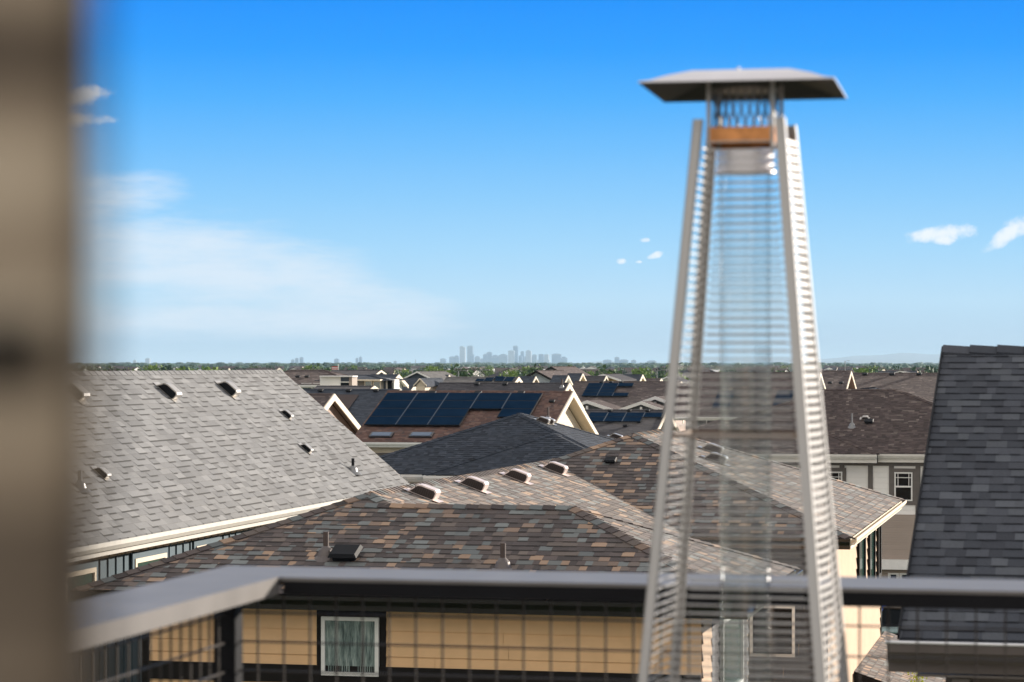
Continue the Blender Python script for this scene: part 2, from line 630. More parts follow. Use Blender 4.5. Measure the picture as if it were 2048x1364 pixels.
# ---------------------------------------------------------------- roofs
def clip_poly(poly, A, B):
    """keep the side left of A->B"""
    outp = []
    ex, ey = B[0] - A[0], B[1] - A[1]
    f = lambda p: ex * (p[1] - A[1]) - ey * (p[0] - A[0])
    n = len(poly)
    for i in range(n):
        p, q = poly[i], poly[(i + 1) % n]
        fp, fq = f(p), f(q)
        if fp >= 0:
            outp.append(p)
        if (fp > 0 and fq < 0) or (fp < 0 and fq > 0):
            k = fp / (fp - fq)
            outp.append((p[0] + k * (q[0] - p[0]), p[1] + k * (q[1] - p[1])))
    return outp


def slope(mb, pts, udir, tabs=None, rh=0.165, wr=(0.09, 0.25), th=0.006, strip=.024, exr=.005):
    """one convex roof plane; pts ccw seen from above. tabs: model real shingle courses"""
    P = [Vector(p) for p in pts]
    n = (P[1] - P[0]).cross(P[2] - P[0]).normalized()
    if n.z < 0:
        n = -n
    u = Vector(udir).normalized()
    v = n.cross(u).normalized()
    uv = [(p.dot(u), p.dot(v)) for p in P]
    mb.poly(P, uv=uv)
    if not tabs:
        return
    h0 = P[0].dot(n)
    conv = uv[:]
    area = sum(conv[i][0] * conv[(i + 1) % len(conv)][1] - conv[(i + 1) % len(conv)][0] * conv[i][1] for i in range(len(conv)))
    if area < 0:
        conv = conv[::-1]
    vmin = min(c[1] for c in conv)
    vmax = max(c[1] for c in conv)
    umin = min(c[0] for c in conv)
    umax = max(c[0] for c in conv)
    rnd = random.Random(tabs)
    k = 0
    vv = vmin - 0.02
    while vv < vmax:
        uu = umin - rnd.random() * 0.4
        raised = rnd.random() < .5
        while uu < umax:
            w = rnd.uniform(*wr)
            ex = exr if raised else 0.0
            if rnd.random() < .8:
                raised = not raised
            vb = vv - (0 if ex else 0.0)
            hb = th + ex
            q = [(uu, vb), (uu + w, vb), (uu + w, vv + rh * 1.08), (uu, vv + rh * 1.08)]
            tone = rnd.random() * .984
            lo, hi = vb, vv + rh * 1.08
            u_a, u_b = uu, uu + w
            uu += w
            for i in range(len(conv)):
                q = clip_poly(q, conv[i], conv[(i + 1) % len(conv)])
                if len(q) < 3:
                    break
            if len(q) < 3:
                continue
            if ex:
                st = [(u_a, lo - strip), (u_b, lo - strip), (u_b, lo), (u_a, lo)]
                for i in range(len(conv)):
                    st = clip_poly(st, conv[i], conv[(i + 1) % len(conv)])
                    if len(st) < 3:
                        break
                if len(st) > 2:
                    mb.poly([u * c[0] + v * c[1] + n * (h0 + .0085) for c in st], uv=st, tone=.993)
            hh = lambda vv_: hb * (1 - (vv_ - lo) / (hi - lo)) + 0.002
            to3 = lambda c, hgt: u * c[0] + v * c[1] + n * (h0 + hgt)
            mb.poly([to3(c, hh(c[1])) for c in q], uv=q, tone=tone)
            bot = [c for c in q if abs(c[1] - lo) < 1e-5]
            if len(bot) == 2:
                a_, b_ = sorted(bot)
                mb.poly([to3(a_, 0), to3(b_, 0), to3(b_, hh(lo)), to3(a_, hh(lo))], uv=[a_, b_, b_, a_], tone=tone * .999)
            if ex:
                for sgn, uc in ((0, min(c[0] for c in q)), (1, max(c[0] for c in q))):
                    if abs(uc - (uu - w if sgn == 0 else uu)) < 1e-5 and len(q) == 4:
                        a_, b_ = (uc, lo), (uc, hi)
                        mb.poly([to3(a_, 0), to3(b_, 0), to3(b_, hh(hi)), to3(a_, hh(lo))], uv=[a_, b_, b_, a_], tone=tone * .999)
        vv += rh


def cap_line(mb, p0, p1, n1, n2, piece=0.2, w=0.14, seed=1, th=0.02):
    p0, p1 = Vector(p0), Vector(p1)
    L = (p1 - p0).length
    dr = (p1 - p0) / L
    n1, n2 = Vector(n1).normalized(), Vector(n2).normalized()
    s1 = dr.cross(n1).normalized()
    if s1.z > 0 or (abs(s1.z) < 1e-6 and s1.dot(n2) > 0):
        s1 = -s1
    if s1.dot(n1 + (n1 - n2)) < 0 and False:
        s1 = -s1
    s2 = dr.cross(n2).normalized()
    if s2.z > 0:
        s2 = -s2
    up = (n1 + n2).normalized()
    rnd = random.Random(seed)
    t_ = 0.0
    while t_ < L - .02:
        e = min(t_ + piece * 1.15, L)
        a, b_ = p0 + dr * t_ + up * (th + .02), p0 + dr * e + up * (0.02 + th * .25)
        tone = rnd.random()
        for sd, nn in ((s1, n1), (s2, n2)):
            q = [a, b_, b_ + sd * w - nn * .008, a + sd * w - nn * .008]
            mb.poly(q, uv=[(c.dot(dr), c.dot(sd)) for c in q], tone=tone)
            dn = up * (th + .02)
            mb.poly([a, a + sd * w - nn * .008, a + sd * w - dn, a - dn], tone=tone * .99)
            q2 = [a + sd * w - nn * .008, b_ + sd * w - nn * .008, b_ + sd * w - nn * .04, a + sd * w - nn * .04]
            mb.poly(q2, tone=tone * .99)
        t_ += piece


def hip_roof(mb, x0, x1, y0, y1, ze, tan, tabs=(), seed=3, caps=True, rh=.165, skip=()):
    """closed hip roof; returns ridge ends. tabs: subset of 'F','R','B','L' slopes with modelled shingles"""
    wx, wy = x1 - x0, y1 - y0
    r = min(wx, wy) / 2
    zr = ze + r * tan
    A, B, Cc, D = (x0, y0, ze), (x1, y0, ze), (x1, y1, ze), (x0, y1, ze)
    if wx >= wy:
        P, Q = (x0 + r, y0 + r, zr), (x1 - r, y0 + r, zr)
        fr, ri, ba, le = [A, B, Q, P], [B, Cc, Q], [Cc, D, P, Q], [D, A, P]
        hips = [(A, P), (D, P), (B, Q), (Cc, Q)]
        ridge_n = 'FB'
    else:
        P, Q = (x0 + r, y0 + r, zr), (x0 + r, y1 - r, zr)
        fr, ri, ba, le = [A, B, P], [B, Cc, Q, P], [Cc, D, Q], [D, A, P, Q]
        hips = [(A, P), (B, P), (D, Q), (Cc, Q)]
        ridge_n = 'LR'
    sd = seed * 10
    slope(mb, fr, (1, 0, 0), tabs=(sd + 1) if 'F' in tabs else None, rh=rh)
    slope(mb, ri, (0, 1, 0), tabs=(sd + 2) if 'R' in tabs else None, rh=rh)
    slope(mb, ba, (-1, 0, 0), tabs=(sd + 3) if 'B' in tabs else None, rh=rh)
    slope(mb, le, (0, -1, 0), tabs=(sd + 4) if 'L' in tabs else None, rh=rh)
    mb.poly([D, Cc, B, A])
    N = dict(F=(0, -tan, 1), B=(0, tan, 1), L=(-tan, 0, 1), R=(tan, 0, 1))
    if caps:
        def nn(a):
            return ('L' if a[0] == x0 else 'R'), ('F' if a[1] == y0 else 'B')
        for i, (a, p) in enumerate(hips):
            k1, k2 = nn(a)
            if k2 + k1 in skip:
                continue
            cap_line(mb, a, p, N[k1], N[k2], seed=sd + i)
        if (Vector(P) - Vector(Q)).length > .1:
            cap_line(mb, P, Q, N[ridge_n[0]], N[ridge_n[1]], seed=sd + 9)
    return Vector(P), Vector(Q)


def gable_roof(mb, x0, x1, y0, y1, ze, tan, axis, th=.16, tabs=(), seed=5, rh=.165, caps=True, wr=(.09, .25), piece=.2):
    sd = seed * 10
    if axis == 'X':
        ym = (y0 + y1) / 2
        zr = ze + (y1 - y0) / 2 * tan
        slope(mb, [(x0, y0, ze), (x1, y0, ze), (x1, ym, zr), (x0, ym, zr)], (1, 0, 0), tabs=sd + 1 if 'F' in tabs else None, rh=rh, strip=.008, exr=.003, wr=(.06, .145) if th < .06 else (.09, .25), th=.0055)
        slope(mb, [(x1, y1, ze), (x0, y1, ze), (x0, ym, zr), (x1, ym, zr)], (-1, 0, 0), tabs=None)
        for x in (x0, x1):
            mb.poly([(x, y0, ze), (x, ym, zr), (x, ym, zr - th), (x, y0, ze - th)])
            mb.poly([(x, y1, ze), (x, ym, zr), (x, ym, zr - th), (x, y1, ze - th)])
        mb.poly([(x0, y0, ze - th), (x1, y0, ze - th), (x1, ym, zr - th), (x0, ym, zr - th)])
        mb.poly([(x0, y1, ze - th), (x1, y1, ze - th), (x1, ym, zr - th), (x0, ym, zr - th)])
        mb.poly([(x0, y0, ze - th), (x1, y0, ze - th), (x1, y0, ze), (x0, y0, ze)])
        mb.poly([(x0, y1, ze - th), (x1, y1, ze - th), (x1, y1, ze), (x0, y1, ze)])
        if caps:
            cap_line(mb, (x0, ym, zr), (x1, ym, zr), (0, -tan, 1), (0, tan, 1), seed=sd)
        return Vector((x0, ym, zr)), Vector((x1, ym, zr))
    xm = (x0 + x1) / 2
    zr = ze + (x1 - x0) / 2 * tan
    slope(mb, [(x1, y0, ze), (x1, y1, ze), (xm, y1, zr), (xm, y0, zr)], (0, 1, 0), tabs=sd + 1 if 'R' in tabs else None, rh=rh, wr=wr, strip=.036, exr=.007)
    slope(mb, [(x0, y1, ze), (x0, y0, ze), (xm, y0, zr), (xm, y1, zr)], (0, -1, 0), tabs=None)
    for y in (y0, y1):
        mb.poly([(x0, y, ze), (xm, y, zr), (xm, y, zr - th), (x0, y, ze - th)])
        mb.poly([(x1, y, ze), (xm, y, zr), (xm, y, zr - th), (x1, y, ze - th)])
    for x in (x0, x1):
        mb.poly([(x, y0, ze - th), (x, y1, ze - th), (xm, y1, zr - th), (xm, y0, zr - th)])
        mb.poly([(x, y0, ze - th), (x, y1, ze - th), (x, y1, ze), (x, y0, ze)])
    if caps:
        cap_line(mb, (xm, y0, zr), (xm, y1, zr), (-tan, 0, 1), (tan, 0, 1), seed=sd, piece=piece)
    return Vector((xm, y0, zr)), Vector((xm, y1, zr))


def gutter(mb, a, b, out_dir, ze, h=.13, w=.12, fascia=.2):
    """fascia board + K gutter along an eave edge a->b (xy tuples), out_dir = outward xy unit"""
    ox, oy = out_dir
    ax, ay = a
    bx, by = b
    dv = (bx - ax, by - ay, 0)
    # fascia
    mb.obox((ax + ox * .003, ay + oy * .003, ze - fascia - .02), dv, (-ox * .03, -oy * .03, 0), (0, 0, fascia))
    # gutter profile: bottom, sloping face, lip
    z0 = ze - h - .01
    prof = [(0.005, z0), (w * .6, z0), (w, z0 + h * .55), (w, z0 + h), (w - .018, z0 + h), (w - .018, z0 + h * .6), (w * .55, z0 + .015), (0.005, z0 + .015)]
    mb.prism([(ax + ox * p, ay + oy * p, z) for p, z in prof], dv)


def soffit(mb, x0, x1, y0, y1, z):
    mb.box(x0 + .035, x1 - .035, y0 + .035, y1 - .035, z - .05, z - .026)


def rake_boards(mb, x, y0, y1, ze, tan, w=.22, th=.05, side=1, z_off=-.005, ym=None):
    """barge boards of a gable end in plane X=x (side=+1 outward +X)"""
    ym = (y0 + y1) / 2 if ym is None else ym
    zr = ze + (ym - y0) * tan
    for ya in (y0, y1):
        a, b_ = Vector((x, ya, ze + z_off)), Vector((x, ym, zr + z_off))
        mb.prism([a, b_, b_ + Vector((0, 0, -w)), a + Vector((0, 0, -w))], (side * th, 0, 0))


def rake_boards_y(mb, y, x0, x1, ze, tan, w=.22, th=.05, side=-1):
    xm = (x0 + x1) / 2
    zr = ze + (xm - x0) * tan
    for xa in (x0, x1):
        a, b_ = Vector((xa, y, ze - .005)), Vector((xm, y, zr - .005))
        mb.prism([a, b_, b_ + Vector((0, 0, -w)), a + Vector((0, 0, -w))], (0, side * th, 0))


def window_front(parent, x0, x1, z0, z1, y, frame='white', glass='glass', fw=.06, surround=None, sw=.13, grid=False, mid=False, curtain=False, axis='Y'):
    """window in a wall facing -Y at plane y (axis='Y') or facing +X at plane x=y (axis='X', x0/x1 are then y)"""
    def bx(mb, a0, a1, d0, d1, c0, c1):
        if axis == 'Y':
            mb.box(a0, a1, y - d1, y - d0, c0, c1)
        else:
            mb.box(y + d0, y + d1, a0, a1, c0, c1)
    mb = MB()
    dp = .05
    bx(mb, x0, x1, .0, dp, z0, z0 + fw)
    bx(mb, x0, x1, .0, dp, z1 - fw, z1)
    bx(mb, x0, x0 + fw, .0, dp, z0 + fw, z1 - fw)
    bx(mb, x1 - fw, x1, .0, dp, z0 + fw, z1 - fw)
    w = build('window', mb, M[frame], parent)
    mb = MB()
    bx(mb, x0 + fw, x1 - fw, .004, .012, z0 + fw, z1 - fw)
    if curtain:
        n = 22
        mb2 = MB()
        for i in range(n):
            a0 = x0 + fw + (x1 - x0 - 2 * fw) * i / n
            a1 = x0 + fw + (x1 - x0 - 2 * fw) * (i + 1) / n
            am = (a0 + a1) / 2
            dd = .014 + .012 * random.random()
            mb2.poly([(a0, y - .013, z0 + fw), (am, y - dd, z0 + fw), (am, y - dd, z1 - fw), (a0, y - .013, z1 - fw)])
            mb2.poly([(am, y - dd, z0 + fw), (a1, y - .013, z0 + fw), (a1, y - .013, z1 - fw), (am, y - dd, z1 - fw)])
        build('curtain', mb2, M['curtain'], w)
    build('pane', mb, M[glass], w)
    if grid or mid:
        mb = MB()
        if mid:
            zm = (z0 + z1) / 2
            bx(mb, x0 + fw, x1 - fw, .013, .04, zm - .03, zm + .03)
        if grid:
            zt = z1 - fw - (z1 - z0) * .14
            bx(mb, x0 + fw, x1 - fw, .013, .03, zt - .012, zt + .012)
            for q in (.2, .8):
                xx = x0 + (x1 - x0) * q
                bx(mb, xx - .012, xx + .012, .0135, .0305, (z0 + z1) / 2 + .03, z1 - fw)
        build('muntin', mb, M[frame], w)
    if surround:
        mb = MB()
        bx(mb, x0 - sw, x1 + sw, .0, .03, z1, z1 + sw)
        bx(mb, x0 - sw, x1 + sw, .0, .03, z0 - sw, z0)
        bx(mb, x0 - sw, x0, .0, .03, z0, z1)
        bx(mb, x1, x1 + sw, .0, .03, z0, z1)
        build('window_trim', mb, M[surround], parent)
    return w


def laps(mb, a0, a1, z0, z1, y, h=.21, axis='Y', th=.03):
    """real lap siding on a wall plane, boards butted end to end"""
    z = z1
    while z > z0 + 1e-3:
        zb = max(z - h, z0)
        s0 = a0
        first = True
        while s0 < a1 - 1e-3:
            s1 = min(a1, s0 + (random.uniform(.6, 3) if first else random.uniform(2.6, 3.7)))
            first = False
            e = s1 - (.006 if s1 < a1 else 0)
            if axis == 'Y':
                P = [(s0, y - th, zb), (e, y - th, zb), (e, y - .004, z), (s0, y - .004, z)]
                Q = [(s0, y, zb), (e, y, zb), (e, y - th, zb), (s0, y - th, zb)]
            else:
                P = [(y + th, s0, zb), (y + th, e, zb), (y + .004, e, z), (y + .004, s0, z)]
                Q = [(y, s0, zb), (y, e, zb), (y + th, e, zb), (y + th, s0, zb)]
            mb.poly(P, tone=random.random())
            mb.poly(Q)
            s0 = s1
        z = zb


def plane_hit(px, py, p0, n):
    v = d(px, py)
    n = Vector(n)
    return v * (Vector(p0).dot(n) / v.dot(n))


def box_vent(parent, p, n, down, s=1.0, body='ventb', louv='ventd', name='roof_vent'):
    """slant-back vent: profile along 'down' slope direction, extruded across. p = centre foot"""
    n, dn = Vector(n).normalized(), Vector(down).normalized()
    ac = n.cross(dn).normalized()
    if ac.y < 0:
        ac = -ac
    prof = [(-.27, .005), (-.14, .175), (-.08, .19), (.17, .19), (.21, .155), (.205, .06), (.17, .005)]
    w = .30 * s
    mb = MB()
    P = [p + dn * a * s + n * b_ * s - ac * w / 2 for a, b_ in prof]
    mb.prism(P, ac * w)
    o = build(name, mb, M[body], parent)
    mb = MB()
    # dark louvred side facing the camera, and its fins
    Q = [p + dn * a * s * .9 + n * (b_ * .86 + .004) * s - ac * (w / 2 + .006) for a, b_ in prof]
    mb.prism(Q, ac * .004)
    for k in range(9):
        a = -.16 + k * .038
        mb.obox(p + dn * a * s + n * .012 * s - ac * (w / 2 + .016), dn * .010 * s, n * .14 * s, ac * .009)
    build('louvre', mb, M[louv], o)
    mb = MB()
    mb.obox(p - dn * .34 * s + n * .022 - ac * (w / 2 + .03), dn * .64 * s, ac * (w + .06), n * .006)
    build('flashing', mb, M[body], o)
    return o


def cap_vent(parent, p, n, down, s=1.0, mat_='ventk'):
    """square low-profile black vent with a raised lid"""
    n, dn = Vector(n).normalized(), Vector(down).normalized()
    ac = n.cross(dn).normalized()
    mb = MB()
    mb.obox(p - dn * .14 * s - ac * .17 * s + n * .02, dn * .26 * s, ac * .34 * s, n * .075 * s)
    o = build('roof_vent', mb, M[mat_], parent)
    mb = MB()
    a, b_ = .20 * s, .22 * s
    c0 = p + n * (.02 + .085 * s)
    lo = [c0 - dn * a - ac * b_, c0 + dn * a - ac * b_, c0 + dn * a + ac * b_, c0 - dn * a + ac * b_]
    hi = [q * 1 for q in lo]
    hi = [c0 + (q - c0) * .86 + n * .055 * s for q in lo]
    mb.poly(lo[::-1])
    mb.poly(hi)
    for k in range(4):
        mb.poly([lo[k], lo[(k + 1) % 4], hi[(k + 1) % 4], hi[k]])
    build('vent_lid', mb, M[mat_], o)
    return o


def pipe_vent(parent, p, h=.42, r=.042, mat_='pipe', fl='lead'):
    mb = MB()
    mb.tube(p, p + Vector((0, 0, h)), r, n=14)
    o = build('vent_pipe', mb, M[mat_], parent)
    mb = MB()
    q = p + Vector((0, 0, -.04))
    mb.tube(q - Vector((0, 0, .04)), q + Vector((0, 0, .04)), .24, .15, n=20)
    mb.tube(q + Vector((0, 0, .04)), q + Vector((0, 0, .13)), .13, .10, n=20)
    mb.tube(q + Vector((0, 0, .13)), q + Vector((0, 0, .19)), .10, .045, n=20)
    build('flashing', mb, M[fl], o, smooth=False)
    return o


def body(mb, x0, x1, y0, y1, z1, z0=GZ):
    mb.box(x0, x1, y0, y1, z0, z1)


def vlen(pxb, pyb, pyt, pl, n, v):
    a = plane_hit(pxb, pyb, pl, n)
    b_ = plane_hit(pxb, pyt, pl, n)
    return (b_ - a).dot(v)


def solar(roof, p00, cu, cv, cells, n, frame=.04):
    """panels on a roof plane: origin p00, cu/cv edge vectors of one panel, cells list of (i,j)"""
    n = Vector(n).normalized()
    for (i, j) in cells:
        o = p00 + cu * i + cv * j + n * .10
        mb = MB()
        mb.obox(o + cu * .0015 + cv * .0015, cu * .997, cv * .997, n * .04)
        pn = build('solar_panel', mb, M['solarf'], roof)
        mb = MB()
        eu, ev = frame / cu.length, frame / cv.length
        q = o + n * .042
        mb.obox(q + cu * eu + cv * ev, cu * (1 - 2 * eu), cv * (1 - 2 * ev), n * .004)
        if (i - 1, j) in cells:
            mb.obox(q - cu.normalized() * .025, cu.normalized() * .035, cv, n * .008, mi=1)
        build('cells', mb, [M['solar'], M['solarg']], pn)


# ================================================================ THE GROUND
mb = MB()
R_ = 150000
mb.poly([(-R_, -R_, GZ), (R_, -R_, GZ), (R_, R_, GZ), (-R_, R_, GZ)])
m, t, b = new_mat('ground_far')
tc = t.n('ShaderNodeTexCoord')
n1 = t.n('ShaderNodeTexNoise')
n1.inputs['Scale'].default_value = .004
n1.inputs['Detail'].default_value = 8
t.l(tc.outputs['Object'], n1.inputs['Vector'])
t.l(t.ramp(n1.outputs[0], [(.38, (.05, .085, .035, 1)), (.5, (.09, .11, .05, 1)), (.58, (.19, .17, .12, 1)), (.7, (.07, .10, .04, 1))]), b.inputs['Base Color'])
b.inputs['Roughness'].default_value = .95
tag(build('ground', mb, m), kind='structure')
mb = MB()
mb.box(-60, 60, 66, 86, GZ, GZ + .02)
tag(build('street', mb, M['asphalt']), kind='structure')
mb = MB()
mb.box(-60, 60, 86.02, 88, GZ, GZ + .13)
mb.box(-60, 60, 64, 65.98, GZ, GZ + .13)
tag(build('pavement', mb, M['concrete']), kind='structure')
mb = MB()
mb.box(-4.2, 0, 30, 63.9, GZ, GZ + .04)
tag(build('path', mb, M['concrete']), kind='structure')

# ================================================================ HOUSE A : tan house, multicoloured roof
TA = .366
A = thing('tan_house', 'tan house with dark eaves and multicoloured brown, blue-grey and tan shingles, behind the rail', 'house', (-9.4, 48, GZ))
AX0, AX1, AY0 = -14.39, -7.43, 35.12
ZE = -3.3
mb = MB()
p0_, q0_ = hip_roof(mb, AX0, AX1, AY0, 62.8, ZE, TA, tabs='FR', seed=11, skip=('FR', 'BR', 'BL'))
k_ = 3.04
cap_line(mb, (AX1 - k_, AY0 + k_, ZE + k_ * TA), p0_, (TA, 0, 1), (0, -TA, 1), seed=5)
hip_roof(mb, AX0 + .3, -4.54, AY0 + .0, 41.2, ZE + .004, TA, tabs='FR', seed=12, skip=('FL', 'BL'))
hip_roof(mb, AX0 - .05, -4.35, 48.78, 62.85, ZE - .004, .356, tabs='FR', seed=13)
roofA = build('roof', mb, M['multi'], A)
mb = MB()
soffit(mb, AX0, AX1, AY0, 62.8, ZE)
soffit(mb, AX1, -4.54, AY0, 41.2, ZE - .003)
soffit(mb, AX1, -4.35, 48.78, 62.8, ZE - .003)
build('soffit', mb, M['bronze_m'], A)
mb = MB()
gutter(mb, (AX0, AY0), (-4.54, AY0), (0, -1), ZE)
gutter(mb, (-4.54, AY0 + .0), (-4.54, 41.2), (1, 0), ZE)
gutter(mb, (AX0, 62.8), (AX0, AY0), (-1, 0), ZE)
gutter(mb, (-7.43, 48.78), (-4.35, 48.78), (0, -1), ZE)
build('gutter', mb, M['bronze'], A)
mb = MB()
gutter(mb, (-4.35, 48.9), (-4.35, 62.8), (1, 0), ZE)
build('gutter', mb, M['cream'], A)
# walls
mb = MB()
yw = 35.6
xl, xr = -13.53, -5.25
body(mb, xl, AX1 - .4, yw, 62.3, ZE - .05)
body(mb, AX1 - .41, xr, yw, 40.7, ZE - .051)
body(mb, AX1 - .42, -4.83, 49.2, 62.31, ZE - .052)
build('wall', mb, M['tan'], A)
mb = MB()
laps(mb, xl + .1, xr, -4.36, -3.47, yw, h=.185)
laps(mb, xl + .1, xr, -7.0, -4.62, yw, h=.185)
build('siding', mb, M['tan'], A)
mb = MB()
laps(mb, 49.3, 62.2, GZ, -3.45, -4.83, h=.24, axis='X')
build('siding', mb, M['tan_lit'], A)
mb = MB()
laps(mb, 35.62, 36.5, GZ, -3.45, xr, h=.24, axis='X')
build('siding', mb, M['tan_lit'], A)
mb = MB()
laps(mb, -7.6, -4.81, GZ, -3.40, 49.2, h=.22)
build('siding', mb, M['dgrey'], A)
mb = MB()
laps(mb, 36.52, 40.6, GZ, -3.40, xr, h=.22, axis='X')
build('siding', mb, M['dgrey'], A)
mb = MB()
mb.box(xl - .012, xl + .1, yw - .035, yw + .1, GZ, -3.36)                   # corner board
mb.box(xl, xr, yw - .05, yw - .001, -4.62, -4.36)                           # belt
mb.box(xl, xr, yw - .04, yw - .001, -3.47, -3.36)                           # frieze
mb.box(-10.86, -9.82, yw - .032, yw - .001, -4.36, -3.47)                   # window surround
build('trim', mb, M['bronze_m'], A)
window_front(A, -10.78, -9.92, -4.50, -3.65, yw - .032, frame='white', fw=.055, curtain=True)
# white framed windows on the dark rear wing wall and side wall
wa, wb = PY(1500, 1312, 49.15), PY(1590, 1211, 49.15)
window_front(A, wa.x, wb.x, wa.z, wb.z, 49.165, frame='white', fw=.055)
window_front(A, 37.3, 39.6, -4.95, -3.75, xr + .03, frame='white', glass='gglass', fw=.07, axis='X')
# windows on the sunlit side wall: three tall dark strips + corner board
for k, (ya, yb) in enumerate(((55.6, 57.3), (58.4, 60.0), (60.9, 61.7))):
    window_front(A, ya, yb, -5.1, -3.62, -4.80, frame='bronze_m', glass='gglass', fw=.12, axis='X')
mb = MB()
mb.box(-4.95, -4.79, 62.1, 62.35, GZ + 1.2, -3.4)
build('corner_board', mb, M['bronze'], A)
# vents on house A
nR = (TA, 0, 1)
dR = (1, 0, -TA)
pA = (AX1, 40, ZE)
for px, py in ((848, 994), (947, 977), (1034, 960), (1110, 944)):
    box_vent(roofA, plane_hit(px, py, pA, nR), nR, dR, s=1.0)
nF = (0, -TA, 1)
pF = (AX0, AY0, ZE)
pipe_vent(roofA, plane_hit(652, 1112, pF, nF), h=.36)
pipe_vent(roofA, plane_hit(1006, 1136, pF, nF), h=.36)
cap_vent(roofA, plane_hit(692, 1118, pF, nF), nF, (0, -1, -TA), s=1.0)
pF3 = (-7, 48.78, ZE)
cap_vent(roofA, plane_hit(1221, 926, pF3, (0, -.356, 1)), (0, -.356, 1), (0, -1, -.356), s=.58)
nR3 = (.356, 0, 1)
for px, py in ((1425, 905), (1432, 924)):
    box_vent(roofA, plane_hit(px, py, (-4.35, 50, ZE), nR3), nR3, (1, 0, -.356), s=1.0, body='ventg')

# ================================================================ HOUSE B : light grey roof at the left
B = thing('grey_roof_house', 'blue-walled house under the big pale grey shingle roof, at the left', 'house', (-21.4, 50, GZ))
BX1, BXR, BY0, BY1 = -17.77, -21.45, 30.0, 67.0
TB = (3.3 - .19) / (BX1 - BXR)
mb = MB()
gable_roof(mb, 2 * BXR - BX1, BX1, BY0, BY1, ZE, TB, 'Y', tabs='R', seed=21, rh=.17, wr=(.22, .60), piece=.36)
roofB = build('roof', mb, M['grey'], B)
mb = MB()
gutter(mb, (BX1, BY0), (BX1, BY1), (1, 0), ZE, h=.15, w=.13, fascia=.24)
build('gutter', mb, M['offwhite'], B)
mb = MB()
mb.box(BX1 - .5, BX1 - .03, BY0 + .1, BY1 - .1, ZE - .27, ZE - .25)
mb.box(BX1 - .50, BX1 - .47, BY0 + .1, BY1 - .3, ZE - .40, ZE - .27)
rake_boards_y(mb, BY1, 2 * BXR - BX1, BX1, ZE, TB, side=1)
build('soffit', mb, M['cream'], B)
mb = MB()
bxw = BX1 - .5
body(mb, 2 * BXR - BX1 + .5, bxw, BY0 + .5, BY1 - .5, ZE - .02)
for (x, y) in ((2 * BXR - BX1 + .5, BY1 - .5),):
    mb.prism([(2 * BXR - BX1 + .5, BY1 - .6, ZE - .02), (bxw, BY1 - .6, ZE - .02), (BXR, BY1 - .6, ZE - .25 + TB * 3.5)], (0, .1, 0))
build('wall', mb, M['blue'], B)
mb = MB()
y = BY0 + .6
while y < BY1 - .6:
    mb.box(bxw, bxw + .03, y, y + .06, GZ, ZE - .28)
    y += .42
build('batten', mb, M['blue'], B)
for ya, yb in ((37.2, 40.6), (43.9, 45.4), (47.45, 49.2), (51.0, 52.4)):
    window_front(B, ya, yb, -5.2, -3.83, bxw + .031, frame='cream', glass='gglass', fw=.09, axis='X', surround='blue' if ya > 43 else None, sw=.12)
nB = (TB, 0, 1)
dB = (1, 0, -TB)
pB = (BX1, 50, ZE)
for px, py in ((148, 790), (335, 788), (455, 783)):
    box_vent(roofB, plane_hit(px, py, pB, nB), nB, dB, s=1.15, body='ventg', louv='ventk')
for px, py in ((202, 950), (572, 832), (611, 900)):
    box_vent(roofB, plane_hit(px, py, pB, nB), nB, dB, s=.7, body='ventg', louv='ventk')
for px, py in ((160, 976), (706, 943)):
    pipe_vent(roofB, plane_hit(px, py, pB, nB), h=.34, r=.04, mat_='ventk' if px > 500 else 'galv', fl='galv')

# ================================================================ HOUSE C : charcoal roof at the right
Cx = thing('charcoal_roof_house', 'near taupe house with charcoal shingle roof and shiny gutter at the right edge', 'house', (1.5, 17.5, GZ))
CX0, CY0, CYR = -1.04, 14.8, 19.46
TC = (1.58 + .10) / (CYR - CY0)
mb = MB()
gable_roof(mb, CX0, 5.0, CY0, 2 * CYR - CY0, -1.575, TC, 'X', tabs='F', seed=31, rh=.130, th=.05)
roofC = build('roof', mb, M['char'], Cx)
mb = MB()
gutter(mb, (CX0 - .06, CY0), (5.0, CY0), (0, -1), -1.575, h=.12, w=.11, fascia=.17)
build('gutter', mb, mat('taupe_gutter', (.085, .072, .066), .3), Cx)
mb = MB()
rake_boards(mb, CX0 + .05, CY0 + .02, 2 * CYR - CY0, -1.60, TC, w=.13, th=.04, side=1)
mb.box(CX0 + .1, 5, CY0 + .01, CY0 + .5, -1.79, -1.775)
build('trim', mb, M['taupetrim'], Cx)
mb = MB()
mb.bar((CX0 - .004, CY0, -1.575 + .012), (CX0 - .004, CYR, -1.575 + (CYR - CY0) * TC + .012), .012, .034)
build('drip_edge', mb, M['ventk'], Cx)
mb = MB()
mb.tube((CX0 - .07, CY0 - .113, -1.583), (5.0, CY0 - .113, -1.583), .010, n=8)
build('gutter_highlight', mb, mat('pale_lip_highlight', (.62, .62, .64), .2, metal=.3), Cx)  # sky highlight along the gutter edge, put in as a pale tube
mb = MB()
cyw = 15.25
body(mb, -.78, 4.8, cyw, 2 * CYR - CY0 - .4, -1.79)
mb.prism([(-.78, cyw, -1.79), (-.78, 2 * CYR - cyw, -1.79), (-.78, CYR, -.35)], (.1, 0, 0))
build('wall', mb, M['taupe'], Cx)
mb = MB()
laps(mb, -.60, 4.8, -4, -1.98, cyw, h=.16)
build('siding', mb, M['taupe'], Cx)
mb = MB()
mb.box(-.80, 4.8, cyw - .03, cyw - .001, -1.98, -1.80)
mb.box(-.79, -.66, cyw - .034, cyw + .05, -6, -1.98)
build('frieze_board', mb, M['taupetrim'], Cx)
mb = MB()
